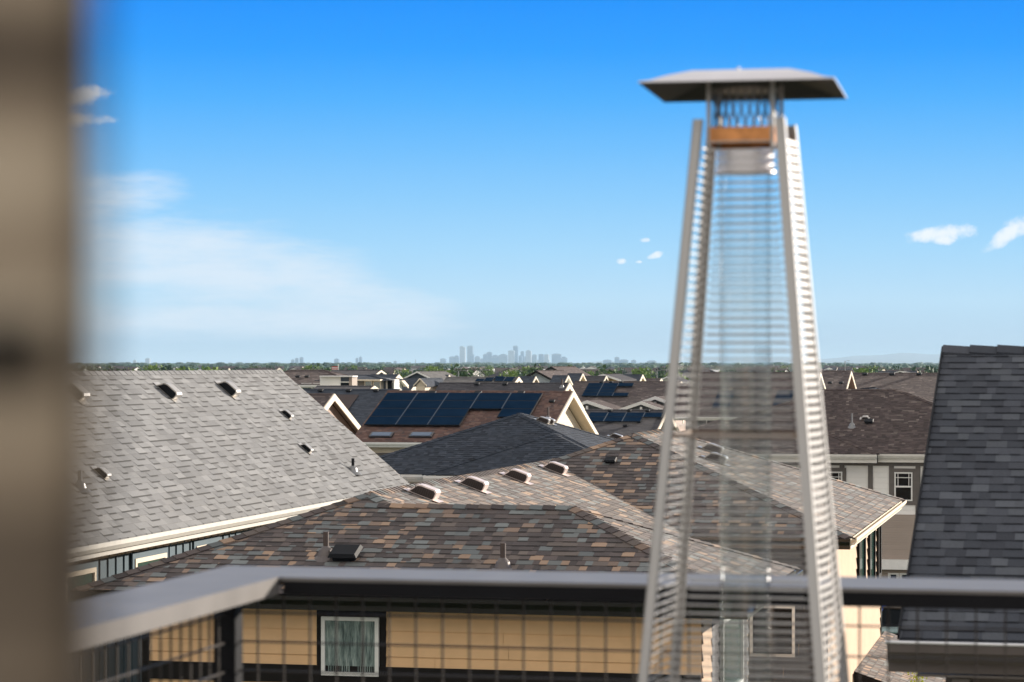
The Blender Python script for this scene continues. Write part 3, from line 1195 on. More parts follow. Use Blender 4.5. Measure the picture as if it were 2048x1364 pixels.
mb.prism([(-.745, cyw - .036, -2.07), (-.745, cyw - .036, -1.80), (-.745, cyw - .40, -1.80), (-.745, cyw - .40, -1.90), (-.745, cyw - .16, -1.97)], (.10, 0, 0))
build('bracket', mb, M['taupetrim'], Cx)

# ================================================================ HOUSE D : dark hip roof in the middle
D = thing('dark_hip_house', 'dark blue-grey hip roof with white gutters, between pale grey and multicoloured roofs', 'house', (-17.5, 82, GZ))
mb = MB()
TD = .355
hip_roof(mb, -22.31, -12.63, 74.2, 84.3, ZE, TD, seed=41, tabs='FR')
hip_roof(mb, -19.2, -12.7, 73.8, 80.3, ZE + .004, TD, seed=42, tabs='FR', skip=('FR',))
roofD = build('roof', mb, M['darkg'], D)
mb = MB()
gutter(mb, (-22.3, 74.2), (-18.95, 74.2), (0, -1), ZE, h=.15)
gutter(mb, (-19.2, 73.8), (-12.75, 73.8), (0, -1), ZE - .01, h=.17)
gutter(mb, (-12.63, 74.2), (-12.63, 84.3), (1, 0), ZE)
build('gutter', mb, M['white'], D)
mb = MB()
body(mb, -21.8, -13.2, 74.8, 83.8, ZE - .03)
build('wall', mb, M['whitesid'], D)
mb = MB()
soffit(mb, -22.31, -12.63, 74.2, 84.3, ZE)
build('soffit', mb, M['taupetrim'], D)
nDr = (TD, 0, 1)
for px, py in ((1086, 845), (1096, 846), (1232, 878)):
    box_vent(roofD, plane_hit(px, py, (-12.63, 78, ZE), nDr), nDr, (1, 0, -TD), s=.9, body='ventg')
for x in (-20.0, -18.2):
    window_front(D, x, x + .8, -5.0, -3.75, 74.8, frame='white', surround='taupetrim')

# ================================================================ helper for ridge-along-X gable houses
def xgable(name, label, cat, px0, px1, pyr, Y, run, tan, roof, wall, rake='cream', ov=.9, depth=None, boards=.24, gut='white', group=None, wallin=None, tabs=''):
    a, b_ = PY(px0, pyr, Y), PY(px1, pyr, Y)
    x0, x1, zr = a.x, b_.x, b_.z
    ze = zr - run * tan
    o = thing(name, label, cat, ((x0 + x1) / 2, Y, GZ), group)
    mb = MB()
    gable_roof(mb, x0, x1, Y - run, Y + run, ze, tan, 'X', seed=int(abs(px0)), th=.12, tabs=tabs)
    r = build('roof', mb, M[roof], o)
    mb = MB()
    rake_boards(mb, x1 + .002, Y - run, Y + run, ze + .02, tan, w=boards, th=.06)
    build('barge_board', mb, M[rake], o)
    mb = MB()
    wi = ov if wallin is None else wallin
    body(mb, x0 + .4, x1 - wi, Y - run + .5, Y + run - .5, ze + .02)
    ya, yb = Y - run + .5, Y + run - .5
    mb.prism([(x1 - wi, ya, ze), (x1 - wi, yb, ze), (x1 - wi, Y, zr - .16 - .02)], (-.12, 0, 0))
    mb.prism([(x0 + .4, ya, ze), (x0 + .4, yb, ze), (x0 + .4, Y, zr - .16 - .02)], (.12, 0, 0))
    build('wall', mb, M[wall], o)
    mb = MB()
    for sg in (-1, 1):
        ye_ = Y + sg * run
        mb.poly([(x1 - .01, ye_, ze - .135), (x1 - .01, Y, zr - .135), (x1 - wi, Y, zr - .135), (x1 - wi, ye_, ze - .135)])
    build('soffit', mb, M[wall], o)
    if gut:
        mb = MB()
        gutter(mb, (x0, Y - run), (x1, Y - run), (0, -1), ze, h=.14)
        build('gutter', mb, M[gut], o)
    return o, r, Vector((x0, Y - run, ze)), x1, zr


# ================================================================ HOUSE E : brown roof with solar panels
TE = .3476
E, roofE, pE, xE1, zE = xgable('solar_roof_house', 'cream-gabled house with red-brown roof carrying the largest solar array', 'house', 775, 1145, 783, 110.3, 6.0, TE, 'browng', 'creamsid', ov=.5, tabs='F')
nE = Vector((0, -TE, 1))
vE = Vector((0, 1, TE)).normalized()
o00 = plane_hit(728, 855, pE, nE)
cu = Vector((1.41, 0, 0))
cvE = vE * (4.05 / 4)
cells = [(i, j) for i in range(3) for j in range(4)] + [(3, 2), (3, 3)] + [(4, j) for j in range(1, 4)]
solar(roofE, o00, cu, cvE, cells, nE)
for px in (860, 951, 1037):
    cap_vent(roofE, plane_hit(px + 5, 789, pE, nE), nE, (0, -1, -TE), s=.75)
for px in (763, 843):
    p = plane_hit(px, 872, pE, nE)
    mb = MB()
    mb.obox(p - Vector((.5, 0, 0)) + nE.normalized() * .02 - vE * .26, (1.0, 0, 0), vE * .52, nE.normalized() * .07)
    sk = build('skylight', mb, M['curb'], roofE)
    mb = MB()
    mb.obox(p - Vector((.42, 0, 0)) + nE.normalized() * .092 - vE * .20, (.84, 0, 0), vE * .40, nE.normalized() * .01)
    build('pane', mb, M['skyglass'], sk)
pipe_vent(roofE, plane_hit(1096, 838, pE, nE), h=.5)
cap_vent(roofE, plane_hit(1104, 805, pE, nE), nE, (0, -1, -TE), s=.6)
window_front(E, -30.0, -28.9, -5.2, -3.9, 104.8, frame='white', surround='taupetrim')

# F
Fh, roofF, pFh, _, _ = xgable('gabled_house', 'brown-sided gable end with cream bargeboards, just left of the largest solar roof', 'house', 560, 667, 788, 108.4, 5.6, .37, 'umber', 'brnsid', ov=.3, boards=.30)
# G
G, roofG, pG, _, _ = xgable('dark_roof_house', 'long dark grey roof with three ridge vents, behind the brown-sided gable at the left', 'house', 540, 800, 779, 136, 6.2, .36, 'dark', 'greysid', ov=.6)
for px in (641, 697, 752):
    cap_vent(roofG, plane_hit(px, 783, pG, (0, -.36, 1)), (0, -.36, 1), (0, -1, -.36), s=.7)
mb = MB()
q = plane_hit(686, 792, pG, (0, -.36, 1))
vG = Vector((0, 1, .36)).normalized()
mb.obox(q + Vector((-.6, 0, .05)), (1.5, 0, 0), -vG * 4.0, (0, 0, .03))
build('roof_patch', mb, M['umber'], roofG)
# H
Hh, roofH, pH, _, _ = xgable('slate_roof_house', 'long slate-dark roof with cream gable peak, right behind the largest solar roof', 'house', 880, 1138, 766, 160, 6.0, .355, 'slate', 'creamsid', ov=.7, boards=.34)
for px in (954, 1010):
    cap_vent(roofH, plane_hit(px, 770, pH, (0, -.355, 1)), (0, -.355, 1), (0, -1, -.355), s=.8)
pipe_vent(roofH, plane_hit(1124, 774, pH, (0, -.355, 1)), h=.5, r=.06, fl='galv')


# ================================================================ gabled fronts (ridge running away)
def fgable(name, label, px, py, t_, hw, drop, length, roof, wall, rake='white', ov=.5, boards=.35, group=None, bracket=False, bulk=True):
    """gable facing -Y. apex pixel at distance t_; hw = half width (m), drop (m)"""
    a = PT(px, py, t_)
    x0, x1, y0, zr = a.x - hw, a.x + hw, a.y, a.z
    ze = zr - drop
    tan = drop / hw
    o = thing(name, label, 'house', (a.x, y0 + length / 2, GZ), group)
    mb = MB()
    gable_roof(mb, x0, x1, y0, y0 + length, ze, tan, 'Y', th=.14, seed=int(px))
    r = build('roof', mb, M[roof], o)
    mb = MB()
    rake_boards_y(mb, y0 - .002, x0, x1, ze + .02, tan, w=boards, th=.06)
    build('barge_board', mb, M[rake], o)
    mb = MB()
    body(mb, x0 + ov, x1 - ov, y0 + ov, y0 + length - ov, ze + .02)
    mb.prism([(x0 + ov, y0 + ov, ze), (x1 - ov, y0 + ov, ze), (a.x, y0 + ov, zr - .18)], (0, .12, 0))
    build('wall', mb, M[wall], o)
    return o, r, a, x0, x1, ze, tan


# ================================================================ I : umber roof with front gables and two solar arrays
IH, roofI, pI, _, _ = xgable('umber_roof_house', 'wide brown roof with glossy stepped solar array and white-trimmed front gables', 'house', 1150, 1362, 763, 200, 7.5, .33, 'umber', 'greysid', ov=1.0, boards=.5)
nI = Vector((0, -.33, 1))
vI = Vector((0, 1, .33)).normalized()
q = plane_hit(1163, 795, pI, nI)
solar(roofI, q, Vector((1.22, 0, 0)), vI * vlen(1163, 796, 770, pI, nI, vI) * .25, [(0, 0), (1, 0), (2, 0), (0, 1), (1, 1), (0, 2), (1, 2), (0, 3), (1, 3), (2, 3)], nI)
for px in (1203, 1222, 1242):
    cap_vent(roofI, plane_hit(px, 766, pI, nI), nI, (0, -1, -.33), s=.75)


def cross_gable(parent, px, py, t_, hw, drop, back, roofm, wall='greysid', brack=True):
    a = PT(px, py, t_)
    tan = drop / hw
    x0, x1, y0, zr = a.x - hw, a.x + hw, a.y, a.z
    ze = zr - drop
    mb = MB()
    gable_roof(mb, x0, x1, y0, y0 + back, ze, tan, 'Y', th=.14, seed=int(px), caps=False)
    dr = build('dormer', mb, M[roofm], parent)
    mb = MB()
    rake_boards_y(mb, y0 - .002, x0, x1, ze + .02, tan, w=.24, th=.08)
    if brack:
        for sx in (-.7, 0, .7):
            zz = zr - abs(sx) * drop - .4
            mb.box(a.x + sx * hw - .08, a.x + sx * hw + .08, y0 - .04, y0 + .3, zz - .45, zz)
    build('barge_board', mb, M['white'], dr)
    mb = MB()
    mb.prism([(x0 + .4, y0 + .35, GZ), (x1 - .4, y0 + .35, GZ), (x1 - .4, y0 + .35, ze), (a.x, y0 + .35, zr - .2), (x0 + .4, y0 + .35, ze)], (0, .2, 0))
    build('dormer_wall', mb, M[wall], dr)


cross_gable(IH, 1174, 801, 191, 2.9, .95, 5, 'umber')
cross_gable(IH, 1282, 803, 188, 2.9, 1.0, 6, 'umber')
cross_gable(IH, 1310, 793, 192, 3.2, 1.15, 6, 'umber')
# J
J, roofJ, pJ, _, _ = xgable('low_solar_house', 'low roof with a row of dark blue solar panels, left of the heater', 'house', 1150, 1334, 820, 150, 5.6, .30, 'slate', 'creamsid', ov=1.0, boards=.26)
nJ = Vector((0, -.30, 1))
vJ = Vector((0, 1, .30)).normalized()
q = plane_hit(1170, 847, pJ, nJ)
solar(roofJ, q, Vector((1.1, 0, 0)), vJ * vlen(1170, 847, 829, pJ, nJ, vJ) * .5, [(0, 0), (1, 0), (2, 0), (0, 1), (1, 1), (2, 1), (3, 1)], nJ)
for px in (1220, 1258, 1295):
    cap_vent(roofJ, plane_hit(px, 823, pJ, nJ), nJ, (0, -1, -.30), s=.6)
for px, py in ((1250, 853), (1278, 846)):
    cap_vent(roofJ, plane_hit(px, py, pJ, nJ), nJ, (0, -1, -.30), s=.6)

# ================================================================ R : hip house at the right with white and taupe walls
R = thing('brown_hip_house', 'white-panelled house with taupe trim, sash windows and brown hip roof, right of heater', 'house', (-8, 102, GZ))
mb = MB()
ye = 95.0
ap = Vector((-7.0, 101.3, -1.08))
TR = .352
hip_roof(mb, -16.5, -.72, ye, 108.0, ZE, TR, seed=51, tabs='FR')
hip_roof(mb, -17.0, -7.45, ye - .45, 101, ZE - .01, TR, seed=52, tabs='FR')
hip_roof(mb, -5.35, 2.0, ye - .45, 101, ZE - .01, TR, seed=53, tabs='F')
roofR = build('roof', mb, M['umberg'], R)
mb = MB()
gutter(mb, (-17.0, ye - .45), (-7.45, ye - .45), (0, -1), ZE - .01, h=.17, fascia=.3)
gutter(mb, (-7.44, ye), (-5.36, ye), (0, -1), ZE, h=.17, fascia=.3)
gutter(mb, (-5.35, ye - .45), (2, ye - .45), (0, -1), ZE - .01, h=.17, fascia=.3)
build('gutter', mb, M['offwhite'], R)
mb = MB()
yR = ye + .3
body(mb, -16.6, 1.5, yR, 107, ZE - .03)
build('wall', mb, M['whitesid'], R)
mb = MB()
mb.box(-16.6, 1.5, yR - .05, yR - .001, ZE - .46, ZE - .03)
for px in (1680, 1737, 1779, 1832, 1559, 1600):
    p = PY(px + 4, 930, yR)
    mb.box(p.x - .09, p.x + .09, yR - .047, yR - .001, -5.6, ZE - .46)
build('trim', mb, M['taupetrim'], R)
for px in (1807, 1667, 1545):
    p = PY(px, 930, yR)
    window_front(R, p.x - .33, p.x + .33, -5.05, -3.99, yR - .02, frame='white', fw=.05, grid=True, mid=True, surround='taupetrim', sw=.14)
mb = MB()
mb.box(-9, 1.5, yR - .12, yR - .001, GZ, -5.55)
build('brick_base', mb, M['brick'], R)
mb = MB()
mb.box(-9, 1.5, yR - .5, yR - .121, -7.55, -7.2)
build('porch_beam', mb, M['white'], R)
for px in (1787, 1810):
    p = PY(px, 1140, yR - .12)
    window_front(R, p.x - .2, p.x + .2, -8.9, -7.7, yR - .12, frame='white', grid=True)
nRR = Vector((0, -TR, 1))
pRR = (-8, ye, ZE)
pipe_vent(roofR, plane_hit(1704, 853, pRR, nRR), h=.5, r=.03, mat_='galv', fl='galv')
cap_vent(roofR, plane_hit(1738, 846, pRR, nRR), nRR, (0, -1, -TR), s=.8)
box_vent(roofR, plane_hit(1730, 838, pRR, nRR), nRR, (1, 0, 0), s=.6, body='ventg')
nRs = Vector((TR, 0, 1))

# Q : dark hip roof behind R
Q = thing('black_hip_house', 'near-black hip roof with cream gutter pieces, behind the brown hip roof at right', 'house', (-12, 124, GZ))
mb = MB()
aq = PZ(1722, 778, -1.2)
hip_roof(mb, aq.x - 6.2, aq.x + 6.2, aq.y - 6.2, aq.y + 14, -1.2 - 6.2 * .355, .355, seed=61)
roofQ = build('roof', mb, M['dark'], Q)
mb = MB()
body(mb, aq.x - 5.6, aq.x + 5.6, aq.y - 5.6, aq.y + 13, -3.5)
build('wall', mb, M['creamsid'], Q)
mb = MB()
gutter(mb, (aq.x - 6.2, aq.y - 6.2), (aq.x + 6.2, aq.y - 6.2), (0, -1), -3.4)
build('gutter', mb, M['cream'], Q)
nQ = (0, -.355, 1)
pQ = (aq.x, aq.y - 6.2, -3.4)
for px, py in ((1658, 806), (1680, 807), (1688, 808)):
    cap_vent(roofQ, plane_hit(px, py, pQ, nQ), nQ, (0, -1, -.355), s=.7)
nQr = (.355, 0, 1)
pQr = (aq.x + 6.2, aq.y, -3.4)
for px, py in ((1738, 787), (1755, 795), (1763, 796), (1771, 794)):
    box_vent(roofQ, plane_hit(px, py, pQr, nQr), nQr, (1, 0, -.355), s=1.0, body='ventg')

# P : big umber roof far right
P, roofP, pP, _, _ = xgable('large_brown_roof_house', 'very wide brown roof with three ridge vents, farthest back at the right below the horizon', 'house', 1692, 1960, 746, 240, 9, .30, 'umber', 'brnsid', ov=.6)
for px in (1730, 1784, 1838):
    cap_vent(roofP, plane_hit(px, 750, pP, (0, -.30, 1)), (0, -.30, 1), (0, -1, -.30), s=1.2)
P2, roofP2, pP2, _, _ = xgable('brown_roof_house', 'brown roof immediately right of the heater, left of the widest brown roof', 'house', 1600, 1702, 742, 226, 8, .32, 'umber', 'brnsid', ov=.6, boards=.3)
for px, py in ((1660, 767), (1682, 767)):
    cap_vent(roofP2, plane_hit(px, py, pP2, (0, -.32, 1)), (0, -.32, 1), (0, -1, -.32), s=.9)

# S : houses seen through the heater
S, roofS, pS, _, _ = xgable('brown_solar_house', 'brown roofed house with two solar arrays seen through the patio heater guard', 'house', 1395, 1640, 745, 163, 8, .335, 'umber', 'greysid', ov=.6)
nS = Vector((0, -.335, 1))
vS = Vector((0, 1, .335)).normalized()
for x_ in (1423, 1543):
    q = plane_hit(x_, 820, pS, nS)
    solar(roofS, q, Vector((1.1, 0, 0)), vS * vlen(1423, 820, 785, pS, nS, vS) / 3, [(0, 0), (0, 1), (0, 2)], nS)
for px in (1435, 1560):
    p = PY(px, 850, pS.y + .5)
    window_front(S, p.x - .7, p.x + .7, p.z - .7, p.z + .35, pS.y + .5, frame='white')
T, roofT, pT, _, _ = xgable('gable_tip_house', 'narrow cream gable tips showing between the left bars of the patio heater', 'house', 1345, 1388, 767, 182, 5.5, .42, 'umber', 'brnsid', ov=.8, boards=.5)

# ================================================================ the far rows
L1, r_, a_l, x0_, x1_, ze_, tn_ = fgable('blue_gable_house', 'dark blue gabled house with a tiny white attic window, left of centre below the treeline', 834, 743, 262, 2.45 * 1.0, 1.15, 12, 'lgrey', 'blued', boards=.14, ov=.3)
mb = MB()
mb.box(a_l.x - .22, a_l.x + .22, a_l.y + .42, a_l.y + .5, a_l.z - 1.05, a_l.z - .45)
build('attic_window', mb, M['white'], L1)
fgable('shingled_dormer_house', 'small cream gable with brown shingled peak in front of the dark blue gabled house', 840, 757, 232, .62, .62, 8, 'dark', 'creamsid', rake='cream', ov=.2, boards=.12)
xgable('low_blue_roof_house', 'low dark blue roof just left of the little shingled gable', 'house', 806, 838, 757, 240, 3.2, .36, 'dark', 'creamsid', gut='cream', boards=.2, ov=.3)
xgable('low_blue_roof_house', 'low dark roof adjoining the right side of the dark blue gabled house', 'house', 862, 898, 750, 262, 4, .36, 'dark', 'greysid', boards=.2, ov=.3)
# pale grey solar roof
N1, rN, pN, _, _ = xgable('pale_roof_solar_house', 'pale grey roof with two dark stepped solar arrays, just below the skyline towers', 'house', 893, 1037, 754, 230, 5.5, .30, 'lgrey', 'creamsid', boards=.35, ov=.6)
nN = Vector((0, -.30, 1))
vN = Vector((0, 1, .30)).normalized()
q = plane_hit(950, 765, pN, nN)
solar(rN, q, Vector((.80, 0, 0)), vN * vlen(950, 765, 755, pN, nN, vN) * .25, [(0, 0), (0, 1), (1, 1), (1, 2), (1, 0), (2, 2), (2, 3)], nN)
q = plane_hit(988, 765, pN, nN)
solar(rN, q, Vector((.87, 0, 0)), vN * vlen(988, 765, 756.5, pN, nN, vN) * .5, [(0, 0), (1, 0), (0, 1), (1, 1)], nN)
xgable('small_dark_roof_house', 'small dark roof with cream gable, directly right of the pale grey solar roof', 'house', 1036, 1071, 753, 236, 4.5, .40, 'dark', 'creamsid', boards=.2, ov=.4)
fgable('pale_blue_gable_house', 'pale blue gabled house with dark rakes, lower of the pair right below the skyline', 1072, 741, 262, 2.5, 1.3, 14, 'umber', 'paleblue', rake='bronze_m', boards=.22)
fgable('tall_pale_gable_house', 'pale blue gabled house whose brown roof stands highest in the middle distance', 1102, 733, 290, 2.9, 1.6, 14, 'umber', 'paleblue', rake='bronze_m', boards=.22)
xgable('small_dark_roof_house', 'small dark roof with pale gable, in front of the highest brown roof', 'house', 1106, 1136, 751, 238, 4.2, .40, 'dark', 'whitesid', boards=.2, ov=.4)
xgable('small_dark_roof_house', 'small dark roof with cream gable, right of the highest brown roof', 'house', 1136, 1165, 747, 250, 4.2, .40, 'dark', 'creamsid', boards=.2, ov=.4)
xgable('small_dark_roof_house', 'flat-looking dark roof left of the yellow gable', 'house', 1168, 1212, 752, 262, 4.2, .36, 'slate', 'greysid', boards=.2, ov=.3)
fgable('yellow_gable_house', 'yellow-sided gable with white bargeboards, middle distance left of the heater', 1206, 748, 268, 1.9, .62, 10, 'slate', 'yellow', boards=.2)
xgable('long_dark_roof_house', 'long near-black roof with a cream truss gable, behind the umber solar roof', 'house', 1214, 1285, 749, 275, 5, .36, 'dark', 'creamsid', boards=.3, ov=.4)
xgable('small_brown_roof_house', 'small brown roof right of the cream truss gable', 'house', 1290, 1322, 757, 290, 4.2, .3, 'umber', 'creamsid', boards=.2, ov=.3)
fgable('small_white_gable_house', 'little white gable beside the heater, right of the small brown roof', 1334, 753, 330, 1.7, .7, 10, 'slate', 'whitesid', boards=.2)
xgable('umber_far_roof_house', 'dark flat-topped roof near the horizon, above the widest brown roof', 'house', 1757, 1835, 742, 330, 4.5, .25, 'dark', 'brnsid', boards=.2, ov=.3)
fgable('pale_far_gable_house', 'pale little hip poking above the widest brown roof', 1800, 742, 310, 1.6, .45, 8, 'lgrey', 'whitesid', boards=.1)
xgable('low_dark_roof_house', 'low blue-grey roof strip in front of the flat-topped white house', 'house', 634, 748, 772, 176, 3.0, .2, 'slate', 'creamsid', boards=.3, ov=.4)
# brown hip at left behind
KL = thing('brown_hipped_white_house', 'white-walled house with broad brown hip roof, past the pale grey roof peak', 'house', (-48, 205, GZ))
a, b_ = PT(583, 740, 205), PT(652, 740, 205)
mb = MB()
hip_roof(mb, a.x - 4.2, b_.x + 4.2, a.y - 4.2, a.y + 4.2, a.z - 1.15, 1.15 / 4.2, seed=71)
rk = build('roof', mb, M['umber'], KL)
mb = MB()
body(mb, a.x - 3.8, b_.x + 3.8, a.y - 3.8, a.y + 3.8, a.z - 1.17)
build('wall', mb, M['whitesid'], KL)
mb = MB()
gutter(mb, (a.x - 4.2, a.y - 4.2), (b_.x + 4.2, a.y - 4.2), (0, -1), a.z - 1.15, h=.2)
build('gutter', mb, M['white'], KL)
for px in (613, 636):
    p = PY(px, 773, a.y - 3.8)
    window_front(KL, p.x - .42, p.x + .42, p.z - .5, p.z + .27, a.y - 3.8, frame='white', fw=.05, glass='gglass')
for px in (596, 614):
    cap_vent(rk, plane_hit(px, 755, (a.x, a.y - 4.2, a.z - 1.15), (0, -.274, 1)), (0, -.274, 1), (0, -1, -.274), s=.9)
# flat modern house
FM = thing('flat_roof_house', 'flat-topped modern house with white siding, dark panel and brick corner, left of centre', 'house', (-44, 190, GZ))
yk = PT(660, 755, 188).y


def panel(o, nm, px0, px1, py0, py1, yy, m_, dpt=3.0):
    dpt = min(dpt, 1.4)
    p, q = PY(px0, py1, yy), PY(px1, py0, yy)
    mb = MB()
    mb.box(p.x, q.x, yy, yy + dpt, p.z, q.z)
    return build(nm, mb, M[m_], o)


panel(FM, 'wall', 640, 681, 754, 800, yk, 'whitesid', 6)
panel(FM, 'wall', 681.1, 698, 754, 800, yk + .05, 'blued', 6)
panel(FM, 'brick_corner', 698.1, 704, 754, 800, yk - .02, 'brick', 6)
panel(FM, 'roof_trim', 639, 705, 751.5, 753.8, yk - .3, 'white', 7)
p = PY(690, 770, yk)
window_front(FM, p.x - .42, p.x + .42, p.z - .3, p.z + .25, yk + .04, frame='white', fw=.07)
# modern house next to it
MM = thing('hipped_modern_house', 'dark-hipped house with tan walls and green windows, right of the flat-topped house', 'house', (-42, 200, GZ))
a = PT(728, 750, 196)
mb = MB()
hip_roof(mb, a.x - 3.2, a.x + 2.8, a.y - 2.2, a.y + 3, a.z - .42, .16, seed=81)
build('roof', mb, M['dark'], MM)
panel(MM, 'eave_trim', 711.5, 760, 759, 761.5, a.y - 2.5, 'cream', 5)
panel(MM, 'wall', 713, 746, 761.6, 800, a.y - 1.6, 'taupe', 5)
panel(MM, 'wall', 746, 762, 761.6, 800, a.y - 1.9, 'creamsid', 5)
panel(MM, 'wall', 762.1, 772, 757, 800, a.y - 1.2, 'blued', 4)
panel(MM, 'wall', 772.1, 789, 759, 800, a.y - 1.25, 'whitesid', 4)
for px, py in ((737, 770), (754, 771)):
    p = PY(px, py, a.y - 1.9)
    window_front(MM, p.x - .30, p.x + .30, p.z - .4, p.z + .32, a.y - 1.91, frame='cream', fw=.05, glass='gglass')
p = PY(780, 769, a.y - 1.25)
window_front(MM, p.x - .18, p.x + .18, p.z - .6, p.z + .3, a.y - 1.26, frame='bronze_m', fw=.03)
p = PY(786, 772, a.y - 1.25)
window_front(MM, p.x - .06, p.x + .06, p.z - .5, p.z + .25, a.y - 1.26, frame='white', fw=.02, glass='gglass')
xgable('modern_gable_house', 'dark roof with small white gable, behind the dark-hipped modern house', 'house', 742, 797, 749, 215, 3.2, .30, 'dark', 'whitesid', boards=.3, ov=.4)
xgable('far_slate_roof_house', 'long slate roof right below the horizon, behind the flat-topped house', 'house', 664, 762, 740.5, 262, 5, .2, 'slate', 'greysid', boards=.2, ov=.3)
# far left brown rooftops behind the pale grey roof
for i, (p0, p1, py_, lab) in enumerate(((120, 178, 742, 'dark brown rooftop at the far left, showing above the pale grey ridge'),
                                        (184, 258, 741.5, 'dark brown rooftop with bright cream gable, above the left part of the pale grey ridge'),
                                        (268, 318, 744, 'low brown rooftop above the two left box vents of the pale grey roof'),
                                        (330, 372, 741, 'small brown rooftop above the ridge, between the two left box vents'),
                                        (380, 420, 742.5, 'small dusky rooftop above the right box vent of the pale grey roof'),
                                        (468, 520, 741.5, 'small rooftop nearest the right-hand peak of the pale grey ridge'))):
    xgable('distant_brown_house', lab, 'house', p0, p1, py_, 330 + 12 * i, 5.5, .34, 'umber', 'creamsid' if i == 1 else 'brnsid', boards=.4, ov=.4, group='rooftops behind the pale grey ridge')


# ================================================================ trees
def crown(mb, c, rx, rz, n, leaf, rnd, lobes=6):
    cs = []
    for k in range(lobes):
        th = rnd.uniform(0, 2 * math.pi)
        rr = rnd.uniform(.1, .6)
        cs.append((c[0] + rx * rr * math.cos(th), c[1] + rx * rr * math.sin(th), c[2] + rz * rnd.uniform(-.5, .6), rnd.uniform(.35, .62), rnd.random()))
    for k in range(n):
        lx, ly, lz, lr, lt = rnd.choice(cs)
        while True:
            q = Vector((rnd.uniform(-1, 1), rnd.uniform(-1, 1), rnd.uniform(-1, 1)))
            if .35 < q.length < 1:
                break
        p = Vector((lx + q.x * rx * lr, ly + q.y * rx * lr, lz + q.z * rz * lr))
        a = Vector((rnd.uniform(-1, 1), rnd.uniform(-1, 1), rnd.uniform(-1, 1))).normalized() * leaf * rnd.uniform(.6, 1.3)
        b_ = a.cross(Vector((rnd.uniform(-1, 1), rnd.uniform(-1, 1), rnd.uniform(-1, 1)))).normalized() * leaf * rnd.uniform(.5, 1)
        mb.poly([p - a, p - b_, p + a, p + b_], tone=min(1, max(0, .6 * lt + .4 * rnd.random())))


def tree(name, label, loc, h, w, kind='leafd', n=260, leaf=None, group=None, seed=1):
    rnd = random.Random(seed)
    o = thing(name, label, 'tree', loc, group)
    L = Vector(loc)
    mb = MB()
    mb.tube(L, L + Vector((0, 0, h * .55)), h * .035, h * .018, n=7)
    for k in range(4):
        a = rnd.uniform(0, 6.28)
        st = L + Vector((0, 0, h * rnd.uniform(.25, .5)))
        mb.tube(st, st + Vector((math.cos(a) * w * .3, math.sin(a) * w * .3, h * .28)), h * .016, h * .006, n=5)
    build('trunk', mb, M['bark'], o)
    mb = MB()
    crown(mb, (L.x, L.y, L.z + h * .62), w * .5, h * .40, int(n * 2.2), (leaf or w * .055) * .66, rnd, lobes=11)
    build('crown', mb, M[kind], o)
    return o


def copy_tree(o, loc, label=None, rz=0, s=1.0):
    c = o.copy()
    C.objects.link(c)
    c.location = loc
    c.rotation_euler = (0, 0, rz)
    c.scale = (s, s, s)
    if label:
        c['label'] = label
    for ch in list(o.children):
        k = ch.copy()
        C.objects.link(k)
        k.parent = c
    return c


def tt(name, label, px, pytop, t_, wpx, kind, seed, group=None, n=320):
    p = PT(px, pytop, t_)
    h = p.z - GZ
    return tree(name, label, (p.x, p.y, GZ), h, wpx / F * t_, kind, seed=seed, n=n, group=group)


tt('broad_tree', 'broad dark green tree, largest in the middle distance, below the left skyscrapers', 957, 732, 420, 36, 'leafd', 1, n=700)
tt('broad_tree', 'second dark round crown touching the right side of the largest tree', 975, 735, 440, 26, 'leafd', 2, n=450)
tt('light_tree', 'bright green treetop right of the largest dark tree', 1028, 738, 430, 40, 'leafl', 3, n=500)
tt('light_tree', 'bright green treetop between the largest dark tree and the skyline centre', 1000, 741, 400, 30, 'leafl', 4, n=400)
tt('light_tree', 'small bright green tree above the roof right of the blue gable', 882, 740, 420, 24, 'leafl', 5, n=400)
tt('light_tree', 'bright green tree just left of the blue gable', 801, 739, 380, 14, 'leafl', 6, n=400)
tt('light_tree', 'wide yellow-green treetop above the yellow gable', 1222, 742, 420, 44, 'leafl', 7, n=500)
tt('light_tree', 'yellow-green treetop left of the dark roof beside the heater', 1268, 743, 430, 30, 'leafl', 8, n=400)
tt('dark_tree', 'dark rounded tree above the long near-black roof', 1232, 737, 480, 14, 'leafd', 9)
tt('dark_tree', 'tall dark tree left of the heater guard', 1322, 735, 430, 26, 'leafd', 10, n=500)
tt('dark_tree', 'dark tree just behind the left edge of the heater', 1342, 733, 460, 24, 'leafd', 11, n=500)
tt('dark_tree', 'dark tree above the small brown roof', 1268, 738, 520, 20, 'leafd', 12)
tt('dark_tree', 'dark green clump showing through the left heater bars', 1392, 733, 450, 30, 'leafd', 13, n=500)
tt('light_tree', 'bright green treetop immediately right of the heater', 1656, 739, 360, 20, 'leafl', 14, n=400)
tt('light_tree', 'bright green treetop above the left end of the widest brown roof', 1722, 742, 380, 34, 'leafl', 15, n=500)
tt('dark_tree', 'thin feathery tree poking above the widest brown roof', 1800, 735, 420, 26, 'leafd', 16, n=300)
tt('dark_tree', 'small dark tree above the pale grey ridge near its left box vents', 292, 743, 380, 18, 'leafd', 17)
tt('light_tree', 'small green treetop above the pale grey ridge near its right box vent', 432, 743, 380, 26, 'leafl', 18)
# tree close to the street at the lower right
tt('street_tree', 'sunlit yellow-green tree at the bottom right below the charcoal roof gutter', 1842, 1330, 50, 74, 'leafy', 19, n=900)

